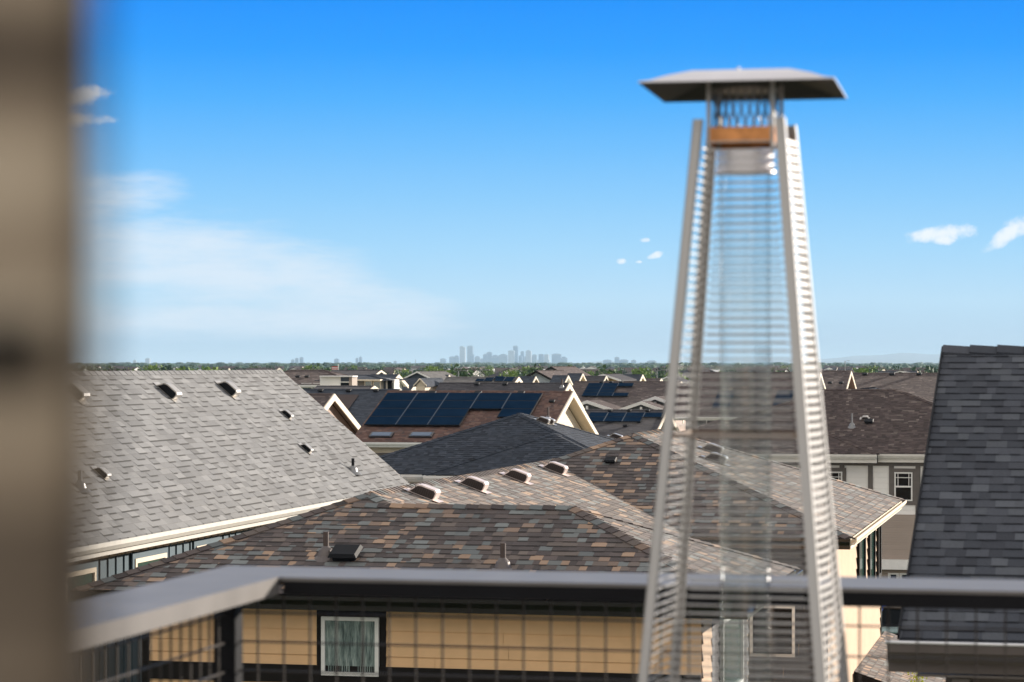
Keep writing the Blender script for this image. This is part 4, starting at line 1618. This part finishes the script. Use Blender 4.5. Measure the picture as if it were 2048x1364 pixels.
# farther countable trees, copied
protos = [tree('distant_tree', '%s tree among the far suburban rooftops below the horizon' % lb_, (0, 0, GZ), 8, w_, k, n=140, leaf=.75, group='distant trees among the rooftops', seed=30 + i) for i, (k, lb_, w_) in enumerate((('leafd', 'tiny dark green', 8), ('leafm', 'tiny muted green', 8), ('leafl', 'tiny bright green', 8), ('leafm', 'tiny narrow muted green', 5)))]
rnd = random.Random(99)
used = set()
for k in range(280):
    t_ = 520 * (2600 / 480) ** rnd.random()
    px = rnd.uniform(60, 1960)
    p = PT(px, 728, t_)
    loc = (p.x, p.y, GZ)
    i = rnd.randrange(4)
    s = rnd.uniform(.65, 1.05)
    if i not in used:
        used.add(i)
        protos[i].location = loc
        protos[i].scale = (s,) * 3
    else:
        copy_tree(protos[i], loc, rz=rnd.uniform(0, 6), s=s)

# small distant houses, copied
def far_house(roof, wall, seed, lab):
    rnd = random.Random(seed)
    mb = MB()
    w, dd, h = rnd.uniform(9, 13), rnd.uniform(9, 12), rnd.uniform(3.0, 5.2)
    mb.box(-w / 2, w / 2, -dd / 2, dd / 2, 0, h, mi=1)
    nb = MB()
    if seed % 2:
        gable_roof(nb, -w / 2 - .5, w / 2 + .5, -dd / 2 - .5, dd / 2 + .5, h, .42, 'X' if seed % 4 == 1 else 'Y', caps=False)
    else:
        hip_roof(nb, -w / 2 - .5, w / 2 + .5, -dd / 2 - .5, dd / 2 + .5, h, .4, caps=False)
    off = len(mb.v)
    mb.v += nb.v
    mb.f += [tuple(q + off for q in f) for f in nb.f]
    mb.uv += nb.uv
    mb.tone += nb.tone
    mb.mi += nb.mi
    if seed % 2:
        r = (dd / 2) * .42
        mb.prism([(-w / 2, -dd / 2, h - .02), (-w / 2, dd / 2, h - .02), (-w / 2, 0, h + r - .1)], (w, 0, 0))
        for j in range(len(mb.mi) - len([0] * 5), len(mb.mi)):
            mb.mi[j] = 1
    for q in (-.3, 0.1, .34):
        mb.box(w * q - .5, w * q + .5, -dd / 2 - .03, -dd / 2 + .02, h * .35, h * .35 + 1.3, mi=2)
    o = build('distant_house', mb, [M[roof], M[wall], M['glass']])
    tag(o, lab, 'house', 'distant suburban houses')
    return o


fh = [far_house(r_, w_, i + 1, 'tiny far house with %s roof and %s walls, below the horizon' % (rn_, wn_)) for i, (r_, w_, rn_, wn_) in enumerate((
    ('umber', 'whitesid', 'brown gable', 'white'), ('lgrey', 'creamsid', 'pale grey hip', 'cream'), ('slate', 'whitesid', 'dark gable', 'white'),
    ('lgrey', 'paleblue', 'pale grey hip', 'pale blue'), ('umber', 'creamsid', 'brown gable', 'cream'), ('slate', 'greysid', 'dark hip', 'grey')))]
used = set()
for k in range(280):
    t_ = 700 * (3600 / 700) ** (rnd.random() ** .75)
    px = rnd.uniform(60, 1960)
    p = PT(px, 728, t_)
    i = rnd.randrange(6)
    if i not in used:
        used.add(i)
        o = fh[i]
    else:
        o = fh[i].copy()
        C.objects.link(o)
    o.location = (p.x, p.y, GZ)
    o.rotation_euler = (0, 0, rnd.choice((0, 1.5708, 3.1416, -.3, .25)))

# the far wooded plain, past counting
mb = MB()
rnd = random.Random(5)
for k in range(9000):
    t_ = 2600 * (15000 / 2600) ** rnd.random()
    px = rnd.uniform(-60, 2080)
    p = PT(px, 728, t_)
    h = rnd.uniform(3.5, 7.2) * (1 + (.3 if rnd.random() < .1 else 0)) * (1 + t_ / 12000)
    w = h * rnd.uniform(.4, .7) * (1 + t_ / 9000)
    tone = rnd.random()
    nseg = 6
    rings = []
    for zf, rf in ((0.0, .5), (.35, 1.0), (.7, .85), (.92, .45)):
        rings.append([(p.x + w * rf * rnd.uniform(.75, 1.15) * math.cos(q * 1.0472), p.y + w * rf * rnd.uniform(.75, 1.15) * math.sin(q * 1.0472), GZ + h * zf * rnd.uniform(.92, 1.06)) for q in range(nseg)])
    for a, b_ in zip(rings, rings[1:]):
        for q in range(nseg):
            j = (q + 1) % nseg
            mb.poly([a[q], a[j], b_[j], b_[q]], tone=min(1, tone + rnd.uniform(-.2, .2)))
    mb.poly(rings[-1], tone=tone)
tag(build('far_woodland', mb, M['leafm']), 'hazy green band of treetops stretching across the plain below the skyline', 'trees', kind='stuff')

# ================================================================ far skyline
def facade(name, c0, c1):
    m, t, b = new_mat(name)
    tc = t.n('ShaderNodeTexCoord')
    br = t.n('ShaderNodeTexBrick')
    br.inputs['Scale'].default_value = .09
    br.inputs['Color1'].default_value = c0
    br.inputs['Color2'].default_value = c0
    br.inputs['Mortar'].default_value = c1
    br.inputs['Mortar Size'].default_value = .03
    br.offset = 0
    mp = t.n('ShaderNodeMapping')
    mp.inputs['Rotation'].default_value = (math.radians(90), 0, 0)
    t.l(tc.outputs['Object'], mp.inputs[0])
    t.l(mp.outputs[0], br.inputs[0])
    t.l(br.outputs[0], b.inputs['Base Color'])
    b.inputs['Roughness'].default_value = .35
    return m


FC = [facade('tower_glass_blue', (.03, .10, .22, 1), (.06, .14, .26, 1)), facade('tower_concrete', (.13, .20, .30, 1), (.06, .11, .18, 1)), facade('tower_pale', (.34, .37, .40, 1), (.16, .19, .23, 1))]
TD_ = 20000.0


def tower(x0, x1, ytop, mi, label, style='flat', group=None, t_=TD_, name='skyscraper', ybase=728.5):
    """x0..x1, ytop in photo pixels at a distance of 36 km"""
    a, b_ = PT(x0, ytop, t_), PT(x1, ytop, t_)
    yy = (a.y + b_.y) / 2
    w = b_.x - a.x
    zt = a.z
    dd = min(max(w * .8, 14), 40)
    o = thing(name, label, 'tower', ((a.x + b_.x) / 2, yy, GZ), group)
    mb = MB()
    X0, X1 = a.x, b_.x
    if style == 'slant':
        mb.prism([(X0, yy, GZ), (X1, yy, GZ), (X1, yy, zt - 12), (X0 + w * .45, yy, zt), (X0, yy, zt - 4)], (0, dd, 0))
    elif style == 'round':
        pts = [(X0, yy, GZ), (X1, yy, GZ)]
        for k in range(9):
            th = math.pi * k / 8
            pts.append(((X0 + X1) / 2 + math.cos(th) * w / 2, yy, zt - w * .45 + math.sin(th) * w * .45))
        mb.prism(pts, (0, dd, 0))
    elif style == 'step':
        mb.box(X0, X1, yy, yy + dd, GZ, zt - 8)
        mb.box(X0 + w * .2, X1 - w * .25, yy + 2, yy + dd - 2, zt - 8, zt)
    else:
        mb.box(X0, X1, yy, yy + dd, GZ, zt - 3)
        mb.box(X0 + w * .15, X1 - w * .15, yy + 3, yy + dd - 3, zt - 3, zt)
    build('shaft', mb, FC[mi], o)
    mb = MB()
    zz = zt - (14 if style in ('slant', 'round', 'step') else 6)
    mb.box(X0 - 1, X1 + 1, yy - 1.5, yy - .1, zz - 3, zz)
    build('cornice', mb, FC[2], o)
    if style in ('flat', 'step'):
        mb = MB()
        mb.tube(((X0 + X1) / 2, yy + dd / 2, zt), ((X0 + X1) / 2, yy + dd / 2, zt + 9), 1.2, .4, n=6)
        build('mast', mb, FC[1], o)


SK = [  # x0,x1,top (photo px), material, style, label
    (919, 930, 692, 2, 'slant', 'tall pale hazy tower with slanted crown, leftmost of the tall skyline towers'),
    (934, 945.5, 691.5, 1, 'flat', 'tall flat-topped hazy tower, second of the tall pair at the left of the skyline'),
    (939, 947.5, 708, 0, 'flat', 'darker mid-height tower in front of the second tall left tower'),
    (898, 910, 713, 0, 'flat', 'low blue block left of the slanted-crown tower'),
    (908, 918, 711, 0, 'step', 'low stepped block touching the slanted-crown tower on its left'),
    (880, 891, 717, 0, 'flat', 'leftmost low blue block of the skyline'),
    (949, 960, 712, 1, 'round', 'low round-topped block right of the tall left pair'),
    (966, 975, 708, 0, 'flat', 'mid-height block at the left of the central skyline group'),
    (973, 983.5, 704, 0, 'flat', 'square-topped dark tower in the left half of the central group'),
    (983, 998, 710, 0, 'step', 'broad stepped block right of the square-topped dark tower'),
    (997, 1015, 708, 1, 'step', 'wide stepped mid-height block in the skyline centre'),
    (1016, 1028, 701, 2, 'flat', 'pale square tower left of the tallest dark tower'),
    (1026, 1035.5, 691.5, 0, 'flat', 'tallest dark slim tower in the middle of the skyline'),
    (1037, 1044, 711, 0, 'flat', 'low block right of the tallest dark tower'),
    (1041, 1048, 702, 0, 'round', 'dark round-topped tower right of the tallest one'),
    (1051, 1062, 700, 2, 'round', 'pale tower with curved crown, right of the dark round-topped one'),
    (1044, 1058, 713, 1, 'flat', 'low wide block beneath the curved-crown tower'),
    (1064, 1073, 709, 1, 'flat', 'low pale block between curved-crown tower and dark slab'),
    (1077, 1087, 708, 0, 'flat', 'dark slab tower in the right group of the skyline'),
    (1086, 1097, 708.5, 2, 'flat', 'pale slab tower joined to the dark slab on its right'),
    (1072, 1099, 719, 2, 'flat', 'wide low white block at the foot of the slab towers'),
    (1103, 1122, 707.5, 0, 'flat', 'widest square office block at the right end of the skyline'),
    (1121, 1134, 713.5, 0, 'step', 'last stepped block at the right end of the skyline'),
    (960, 968, 717, 1, 'flat', 'small low block between left pair and central group'),
    (1058, 1066, 714, 0, 'flat', 'small blue block in the gap right of the curved-crown tower'),
    (910, 922, 720, 2, 'flat', 'very low pale block at the foot of the slanted-crown tower'),
]
for x0, x1, yt, mi, st, lab in SK:
    tower(x0, x1, yt, mi, lab, st, 'skyscrapers of the distant downtown', t_=TD_ + random.uniform(-400, 400))
for x0, x1, yt, lab in ((290, 299, 716.5, 'pale lone twin-edged block far left on the horizon above the box vents'),
                        (266, 272, 720, 'tiny block just left of the pale lone block far left'),
                        (590, 596, 716, 'small hazy tower, left of the pair above the pale grey roof peak'),
                        (599, 606, 714.5, 'taller hazy tower above the pale grey roof peak'),
                        (582, 588, 719, 'lowest of the three hazy blocks above the pale grey roof peak'),
                        (668, 677, 717.5, 'hazy block on the horizon midway between grey roof peak and downtown'),
                        (711, 716, 716, 'left of the two slim hazy towers left of downtown'),
                        (718, 723.5, 713.5, 'right and taller of the two slim hazy towers left of downtown'),
                        (787, 793, 722, 'tiny low block right of the two slim towers'),
                        (1206, 1222, 719.5, 'low hazy block right of downtown'),
                        (1229, 1238, 714, 'hazy square tower standing alone right of downtown'),
                        (1238, 1256, 719, 'low wide hazy block right of the lone square tower'),
                        (1262, 1272, 720, 'faint low block left of the heater'),
                        (1294, 1312, 721, 'faint wide low block nearest the heater')):
    tower(x0, x1, yt, 2 if x0 < 300 else 0, lab, 'flat', 'scattered distant blocks on the horizon', name='office_tower', t_=TD_ - 2000)
mb = MB()
p = PT(831, 718.5, 16000)
mb.tube((p.x, p.y, GZ), p, 4, 1.5, n=6)
for k in range(4):
    mb.box(p.x - 6, p.x + 6, p.y - 1, p.y + 1, p.z - 12 - k * 9, p.z - 11 - k * 9)
tag(build('radio_mast', mb, M['galv']), 'thin hazy mast standing alone on the horizon left of downtown', 'mast')

# distant hills
mb = MB()
m = mat('hill_rock', (.10, .11, .12), .95, var=.2, scale=.0004)
rnd = random.Random(4)
for t_, pk, off in ((28000, 9, 0), (33000, 15, 5)):
    n = 90
    prev = None
    for k in range(n + 1):
        px = -300 + 2700 * k / n
        base_h = 728 - pk * (.55 + .3 * math.sin(k * .21 + off) + .18 * math.sin(k * .57 + off * 2) + .10 * math.sin(k * 1.9))
        if t_ < 30000:
            base_h += max(0, (1500 - px)) * .012
        else:
            base_h -= 11 * math.exp(-((px - 1770) / 120) ** 2) - max(0, (1600 - px)) * .016
        a = PT(px, min(base_h, 727), t_)
        g_ = PT(px, 728, t_ - 3000)
        bk = PT(px, 728, t_ + 4000)
        cur = (Vector((g_.x, g_.y, GZ - 5)), a, Vector((bk.x, bk.y, GZ - 5)))
        if prev:
            mb.poly([prev[0], cur[0], cur[1], prev[1]])
            mb.poly([prev[1], cur[1], cur[2], prev[2]])
        prev = cur
tag(build('hills', mb, m), kind='structure')

# poles and a flag
def pole(label, px, ytop, t_, r0=.09, arm=0.0):
    p = PT(px, ytop, t_)
    o = thing('street_lamp', label, 'street lamp', (p.x, p.y, GZ))
    mb = MB()
    mb.tube((p.x, p.y, GZ), p, r0, r0 * .6, n=8)
    build('pole', mb, M['galv'], o)
    mb = MB()
    mb.bar(p, p + Vector((.9, 0, .1)), .06, .06)
    mb.box(p.x + .7, p.x + 1.3, p.y - .12, p.y + .12, p.z + .02, p.z + .14)
    build('lamp_head', mb, M['galv'], o)


pole('thin grey lamp post standing among the dark trees left of the heater', 1314, 741, 330)
pole('thin pale lamp post in front of the broad dark green tree', 960, 741, 340)
pole('thin lamp post above the roofs left of the broad dark green tree', 917, 742, 345)
pole('thin lamp post showing above the widest brown roof', 1690, 722, 700, r0=.15)
p = PT(676.5, 728, 330)
fp = thing('flag_pole', 'thin white flagpole with a red and white flag above the slate roof ridge', 'flagpole', (p.x, p.y, GZ))
mb = MB()
mb.tube((p.x, p.y, GZ), p, .06, .04, n=8)
build('pole', mb, M['white'], fp)
mb = MB()
for k in range(6):
    for q_ in range(5):
        x0_, x1_ = p.x - .04 - q_ * .17, p.x - .04 - (q_ + 1) * .17
        w0, w1 = .06 * math.sin(q_ * 1.6), .06 * math.sin((q_ + 1) * 1.6)
        zt_ = p.z - .3 - k * .13
        mb.poly([(x0_, p.y + w0, zt_), (x1_, p.y + w1, zt_ - .02), (x1_, p.y + w1, zt_ - .15), (x0_, p.y + w0, zt_ - .13)], mi=k % 2)
build('flag', mb, [M['red'], M['white']], fp)

# ================================================================ cars and porch at the lower right
def car(name, label, loc, rz, paint, L=4.6, Wd=1.85, Ht=1.5, suv=False):
    o = thing(name, label, 'car', loc)
    X, Y_, Z_ = loc
    mb = MB()
    hb = .95 if suv else .85
    prof = [(-L / 2, .35), (-L / 2 + .05, hb - .1), (-L / 2 + .2, hb), (L / 2 - .9, hb), (L / 2 - .1, hb - .18), (L / 2, .5), (L / 2, .3)]
    mb.prism([(X + a, Y_ - Wd / 2, Z_ + b_) for a, b_ in prof], (0, Wd, 0))
    bd = build('body', mb, M[paint], o)
    mb = MB()
    c0 = [(-L / 2 + .35, hb), (-L / 2 + .75, Ht), (L * .12, Ht), (L / 2 - 1.3, hb)]
    lo = [(X + c0[0][0], Y_ - Wd / 2 + .06, Z_ + hb), (X + c0[3][0], Y_ - Wd / 2 + .06, Z_ + hb), (X + c0[3][0], Y_ + Wd / 2 - .06, Z_ + hb), (X + c0[0][0], Y_ + Wd / 2 - .06, Z_ + hb)]
    hi = [(X + c0[1][0], Y_ - Wd / 2 + .25, Z_ + Ht - .04), (X + c0[2][0], Y_ - Wd / 2 + .25, Z_ + Ht - .04), (X + c0[2][0], Y_ + Wd / 2 - .25, Z_ + Ht - .04), (X + c0[1][0], Y_ + Wd / 2 - .25, Z_ + Ht - .04)]
    for k in range(4):
        mb.poly([lo[k], lo[(k + 1) % 4], hi[(k + 1) % 4], hi[k]])
    build('windows', mb, M['glass'], o)
    mb = MB()
    mb.box(X + c0[1][0] - .05, X + c0[2][0] + .05, Y_ - Wd / 2 + .22, Y_ + Wd / 2 - .22, Z_ + Ht - .04, Z_ + Ht)
    build('roof', mb, M[paint], o)
    for sx in (-1, 1):
        for sy in (-1, 1):
            mb = MB()
            mb.tube((X + sx * L * .31, Y_ + sy * (Wd / 2 - .12) - .1 * sy, Z_ + .33), (X + sx * L * .31, Y_ + sy * (Wd / 2 - .12) + .13 * sy, Z_ + .33), .33, n=18)
            build('wheel', mb, M['tyre'], o)
    for sy in (-1, 1):
        mb = MB()
        mb.box(X - L / 2 - .02, X - L / 2 + .06, Y_ + sy * Wd * .38 - .16, Y_ + sy * Wd * .38 + .16, Z_ + .62, Z_ + .78)
        build('taillight', mb, M['red'], o)
    # turn about the base
    o.rotation_euler = (0, 0, rz)
    return o


p = PZ(1798, 1300, GZ)
car('parked_car', 'black parked car glimpsed between the tan side wall and the charcoal roof', (p.x + .6, p.y - .5, GZ + .02), math.radians(80), 'blk', suv=True)
p = PZ(1790, 1268, GZ)
car('parked_car', 'bright blue parked car behind the black car, beside the tan side wall', (p.x - .4, p.y + 1.6, GZ + .13), math.radians(85), 'bluecar', suv=True)
p = PZ(1868, 1330, GZ)
car('parked_car', 'silver parked car under the charcoal roof gutter, orange cone on its left', (p.x + .9, p.y + .5, GZ + .02), math.radians(95), 'wcar')
p = PZ(1835, 1362, GZ)
car('parked_car', 'teal parked car at the bottom right, half hidden by the yellow-green tree', (p.x + .2, p.y - .5, GZ + .02), math.radians(10), 'teal')
cn = thing('traffic_cone', 'small orange cone beside the silver parked car', 'cone', (0, 0, 0))
p = PZ(1864, 1322, -8.3)
mb = MB()
mb.tube((p.x, p.y, GZ + .06), (p.x, p.y, GZ + .75), .18, .03, n=12)
build('cone_body', mb, M['orange'], cn)
mb = MB()
mb.box(p.x - .22, p.x + .22, p.y - .22, p.y + .22, GZ + .02, GZ + .06)
build('cone_base', mb, M['orange'], cn)
# lower porch roof at the foot of the sunlit wall: part of the tan house
zp = -7.1
a = PX(1772, 1296, -4.8)
mb = MB()
y0p, y1p = a.y - 9.0, a.y - .5
P0 = [(-4.79, y0p, -6.55), (-3.0, y0p, -7.15), (-3.0, y1p, -7.15), (-4.79, y1p, -6.55)]
slope(mb, [P0[1], P0[2], P0[3], P0[0]], (0, 1, 0), tabs=77)
mb.poly([(-4.79, y0p, -6.75), (-3.0, y0p, -7.35), (-3.0, y1p, -7.35), (-4.79, y1p, -6.75)])
build('porch_roof', mb, M['multi'], A)
mb = MB()
mb.prism([(-4.79, y0p - .01, -6.56), (-3.0, y0p - .01, -7.16), (-3.0, y0p - .01, -7.45), (-4.79, y0p - .01, -7.45)], (0, .05, 0))
mb.box(-3.35, -3.15, y0p + .1, y0p + .3, GZ, -7.45)
build('porch_beam', mb, M['bronze_m'], A)
mb = MB()
gutter(mb, (-3.0, y0p), (-3.0, y1p), (1, 0), -7.16)
build('gutter', mb, M['cream'], A)

# ================================================================ OUR DECK: railing, floor, post, heater
mb = MB()
mb.box(-2.46, 8, -4, 7.2, -1.75, -1.6)
tag(build('deck_floor', mb, M['deck']), kind='structure')
mb = MB()
mb.box(-2.4, 8, -4, 7.1, GZ, -1.76)
tag(build('own_building', mb, M['taupe']), 'taupe wall of the building below the rooftop deck', 'building')

ZR = -.594
RL = thing('deck_railing', 'dark bronze deck railing with wide flat cap and wire mesh, cornering at left', 'railing', (-2.3, 7.0, -1.6))
mb = MB()
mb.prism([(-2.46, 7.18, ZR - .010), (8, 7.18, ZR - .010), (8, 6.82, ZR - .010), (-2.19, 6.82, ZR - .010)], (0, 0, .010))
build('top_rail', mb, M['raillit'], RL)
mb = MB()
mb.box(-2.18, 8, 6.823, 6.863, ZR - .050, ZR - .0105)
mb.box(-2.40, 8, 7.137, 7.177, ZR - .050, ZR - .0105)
build('rail_shaded_face', mb, M['railm'], RL)  # shaded front face of the cap, its shade put in as near-black bronze
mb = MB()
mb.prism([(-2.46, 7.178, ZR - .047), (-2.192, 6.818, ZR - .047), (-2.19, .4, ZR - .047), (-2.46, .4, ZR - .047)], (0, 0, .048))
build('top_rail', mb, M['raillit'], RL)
for x in (-2.39, .35, 3.0):
    mb = MB()
    mb.box(x - .033, x + .033, 6.93, 6.995, -1.6, ZR - .049)
    if x > 0:
        mb = MB()
        mb.box(x - .03, x + .03, 6.93, 6.995, -1.6, ZR - .049)
    build('post', mb, M['railm'], RL)
mb = MB()
mb.box(-2.42, -2.36, 3.9, 3.96, -1.6, ZR - .049)
build('post', mb, M['railm'], RL)
r = .0025
mb = MB()
x = -2.30
while x < 4.5:
    mb.box(x - r, x + r, 6.96 - r, 6.96 + r, -1.58, ZR - .05)
    x += .0775
z = ZR - .115
while z > -1.55:
    mb.box(-2.36, 4.5, 6.964, 6.964 + 2 * r, z - r, z + r)
    z -= .083
build('wire_mesh', mb, M['wire'], RL)
mb = MB()
y = 6.88
while y > .5:
    mb.box(-2.39 - r, -2.39 + r, y - r, y + r, -1.58, ZR - .05)
    y -= .0775
z = ZR - .115
while z > -1.55:
    mb.box(-2.387, -2.387 + 2 * r, .5, 6.92, z - r, z + r)
    z -= .083
build('wire_mesh', mb, M['wire'], RL)

# near post / wall end at the left edge
m, t, b = new_mat('weathered_stucco')
tc = t.n('ShaderNodeTexCoord')
mp = t.n('ShaderNodeMapping')
mp.inputs['Scale'].default_value = (1, 1, 22)
t.l(tc.outputs['Object'], mp.inputs[0])
nz = t.n('ShaderNodeTexNoise')
nz.inputs['Scale'].default_value = 2.3
nz.inputs['Detail'].default_value = 4
t.l(mp.outputs[0], nz.inputs['Vector'])
t.l(t.ramp(nz.outputs[0], [(.38, (.12, .092, .066, 1)), (.5, (.33, .26, .185, 1)), (.62, (.52, .43, .32, 1))]), b.inputs['Base Color'])
b.inputs['Roughness'].default_value = .9
WP = thing('wall_end', 'blurred beige wall end filling the left edge of the view', 'wall', (-.25, .52, -1.6))
q = d(200, 700) * .46
rd = Vector((q.x, q.y, 0)).normalized()
ex = Vector((rd.y, -rd.x, 0))
q0 = Vector((q.x, q.y, -1.6))
mb = MB()
mb.obox(q0 - ex * .30, ex * .297, rd * .12, (0, 0, 3.4))
build('wall_panel', mb, m, WP)
mb = MB()
mb.obox(q0 - ex * .0025 - rd * .004, ex * .0025, rd * .115, (0, 0, 3.4))
build('edge_trim', mb, M['bronze_m'], WP)
for z_, h_ in ((-.004, .012),):
    mb = MB()
    mb.obox(Vector((q.x, q.y, z_)) - ex * .298 - rd * .003, ex * .290, rd * .0028, (0, 0, h_))
    build('belt_trim', mb, M['bronze_m'], WP)

# ---- patio heater
TH_ = 6.38
hc = PT(1491, 728, TH_)
HT = thing('patio_heater', 'stainless pyramid patio heater with square hood, glass tube and wire guards, standing on the deck', 'patio heater', (hc.x, hc.y, -1.6))
c2 = Vector((hc.x, hc.y, 0))
Rv = Vector((CP, SP, 0))
Fv = Vector((-SP, CP, 0))
th0 = math.radians(31)
# corner order: right(0), back... angle measured from view-right, + = away
angs = [math.radians(a) for a in (31, 121, 211, 301)]
zt, zb = .602, -.90
def rad(z):
    return (.137 + (zt - z) / 1.40 * .143) / math.cos(th0)


def corner(k, z, s=1.0):
    a = angs[k % 4]
    return c2 + (Rv * math.cos(a) + Fv * math.sin(a)) * rad(z) * s + Vector((0, 0, z))


for k in range(4):
    mb = MB()
    e1 = (corner(k + 1, 0) - corner(k, 0)).normalized()
    e0 = (corner(k - 1, 0) - corner(k, 0)).normalized()
    a0, a1 = corner(k, zb), corner(k, zt)
    w_ = .025
    for ee, ff in ((e1, e0), (e0, e1)):
        mb.prism([a0, a0 + ee * w_, a0 + ee * w_ + ff * .003, a0 + ff * .003], a1 - a0)
    mb.prism([a0 + e1 * w_, a0 + e1 * w_ + e0 * .012, a0 + e1 * (w_ - .003) + e0 * .012, a0 + e1 * (w_ - .003)], a1 - a0)
    build('corner_post', mb, M['steel'], HT)
for k in range(4):
    mb = MB()
    z = .545
    near = (k == 3)       # right-hand narrow guard
    while z > zb + .03:
        a_, b_ = corner(k, z, .965), corner(k + 1, z, .965)
        dv = (b_ - a_).normalized()
        a_, b_ = a_ + dv * .03, b_ - dv * .03
        hgt = .0105 if near else .0030
        mid = (a_ + b_) / 2 + (mid_o if False else ((a_ + b_) / 2 - Vector((c2.x, c2.y, z))).normalized() * .012)
        mb.bar(a_, mid, .004, hgt)
        mb.bar(mid, b_, .004, hgt)
        z -= .0205
    for q in ((.5,) if near else ()):
        a_ = corner(k, zb + .03, .955).lerp(corner(k + 1, zb + .03, .955), q)
        b_ = corner(k, .545, .955).lerp(corner(k + 1, .545, .955), q)
        mb.bar(a_, b_, .004)
    build('wire_guard', mb, M['steel'], HT)
# base housing (below the frame of the photo)
mb = MB()
lo = [corner(k, -1.56) for k in range(4)]
hi = [corner(k, zb) for k in range(4)]
for k in range(4):
    mb.poly([lo[k], lo[(k + 1) % 4], hi[(k + 1) % 4], hi[k]])
mb.poly(lo[::-1])
mb.poly(hi)
build('base_housing', mb, M['steel'], HT)
mb = MB()
for k in range(4):
    pc = corner(k, -1.56, .9)
    mb.tube(pc - Vector((0, 0, .04)), pc, .03, n=12)
build('foot', mb, M['tyre'], HT)
# brace band
for z in (.0 - .175,):
    mb = MB()
    for k in range(4):
        mb.bar(corner(k, z, .93), corner(k + 1, z, .93), .004, .010)
    build('brace', mb, M['brace'], HT)
# glass tube
mb = MB()
ro, ri, nn_ = .0635, .0605, 32
zl, zh = zb, .50
for k in range(nn_):
    a, b_ = 2 * math.pi * k / nn_, 2 * math.pi * (k + 1) / nn_
    for r_i, flip in ((ro, False), (ri, True)):
        q = [(c2.x + r_i * math.cos(a), c2.y + r_i * math.sin(a), zl), (c2.x + r_i * math.cos(b_), c2.y + r_i * math.sin(b_), zl),
             (c2.x + r_i * math.cos(b_), c2.y + r_i * math.sin(b_), zh), (c2.x + r_i * math.cos(a), c2.y + r_i * math.sin(a), zh)]
        mb.poly(q[::-1] if flip else q)
    for z_, fl in ((zl, True), (zh, False)):
        q = [(c2.x + ri * math.cos(a), c2.y + ri * math.sin(a), z_), (c2.x + ro * math.cos(a), c2.y + ro * math.sin(a), z_),
             (c2.x + ro * math.cos(b_), c2.y + ro * math.sin(b_), z_), (c2.x + ri * math.cos(b_), c2.y + ri * math.sin(b_), z_)]
        mb.poly(q[::-1] if fl else q)
build('glass_tube', mb, M['tube'], HT, smooth=True)
# collar, copper burner ring, top plate
mb = MB()
mb.tube(c2 + Vector((0, 0, .492)), c2 + Vector((0, 0, .53)), .071, n=32)
mb.tube(c2 + Vector((0, 0, .475)), c2 + Vector((0, 0, .492)), .076, .071, n=32)
build('tube_collar', mb, M['hoodm'], HT)
mb = MB()
pl = [corner(k, .578, .74) for k in range(4)]
mb.prism(pl, (0, 0, .006))
for k in range(4):
    mb.prism([pl[k], pl[(k + 1) % 4], pl[(k + 1) % 4] + Vector((0, 0, -.032)), pl[k] + Vector((0, 0, -.032))], (c2 - pl[k]).normalized() * .002)
build('top_plate', mb, M['copper'], HT)
# perforated flame screen between plate and hood
mb = MB()
rs = .082
for k in range(24):
    a = 2 * math.pi * k / 24
    for sg in (-1, 1):
        a2 = a + sg * .45
        mb.bar(c2 + Vector((rs * math.cos(a), rs * math.sin(a), .567)), c2 + Vector((rs * math.cos(a2), rs * math.sin(a2), .685)), .0022)
for z in (.57, .68):
    mb.tube(c2 + Vector((0, 0, z)), c2 + Vector((0, 0, z + .006)), rs + .003, n=32)
build('flame_screen', mb, M['steeld'], HT)
for k in range(4):
    mb = MB()
    a = angs[k]
    p_ = c2 + (Rv * math.cos(a) + Fv * math.sin(a)) * .112
    mb.bar(p_ + Vector((0, 0, .52)), p_ + Vector((0, 0, .70)), .020, .008)
    build('hood_bracket', mb, M['steel'], HT)
# hood
mb = MB()
RH = .334
rim_z, top_z = .684, .732


def hcor(k, r_, z):
    a = math.radians(34 + 90 * (k % 4))
    return c2 + (Rv * math.cos(a) + Fv * math.sin(a)) * r_ + Vector((0, 0, z))


rings = [(RH, rim_z - .003), (RH, rim_z), (RH * .90, rim_z + .005), (RH * .74, rim_z + .020), (RH * .50, rim_z + .037), (RH * .28, top_z - .005), (0.001, top_z)]
under = [(RH * .995, rim_z - .0045), (RH * .88, rim_z + .001), (RH * .72, rim_z + .014), (RH * .50, rim_z + .030), (0.001, rim_z + .036)]
for a, b_ in zip(rings, rings[1:]):
    for k in range(4):
        mb.poly([hcor(k, *a), hcor(k + 1, *a), hcor(k + 1, *b_), hcor(k, *b_)])
build('hood', mb, M['hoodm'], HT)
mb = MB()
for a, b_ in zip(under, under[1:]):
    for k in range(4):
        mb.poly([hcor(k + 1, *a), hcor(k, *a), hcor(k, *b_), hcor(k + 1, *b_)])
build('hood_underside', mb, M['hood_dark'], HT)
mb = MB()
for k in range(3):
    a = 2 * math.pi * k / 3 + .4
    p_ = c2 + Vector((.07 * math.cos(a), .07 * math.sin(a), top_z - .012))
    mb.tube(p_, p_ + Vector((0, 0, .012)), .004, n=8)
build('hood_bolt', mb, M['steel'], HT)

# ================================================================ haze
mb = MB()
mb.box(-60000, 60000, -2000, 85000, GZ - 6, 160)
m = bpy.data.materials.new('haze')
m.use_nodes = True
t = NT(m.node_tree)
t.t.nodes.clear()
out = t.n('ShaderNodeOutputMaterial')
pv = t.n('ShaderNodeVolumePrincipled')
pv.inputs['Color'].default_value = (.57, .80, 1.0, 1)
pv.inputs['Density'].default_value = 4.5e-5
t.l(pv.outputs[0], out.inputs['Volume'])
hz = build('haze', mb, m)
tag(hz, 'thin blue haze over the plain and the distant skyline', 'haze', kind='stuff')
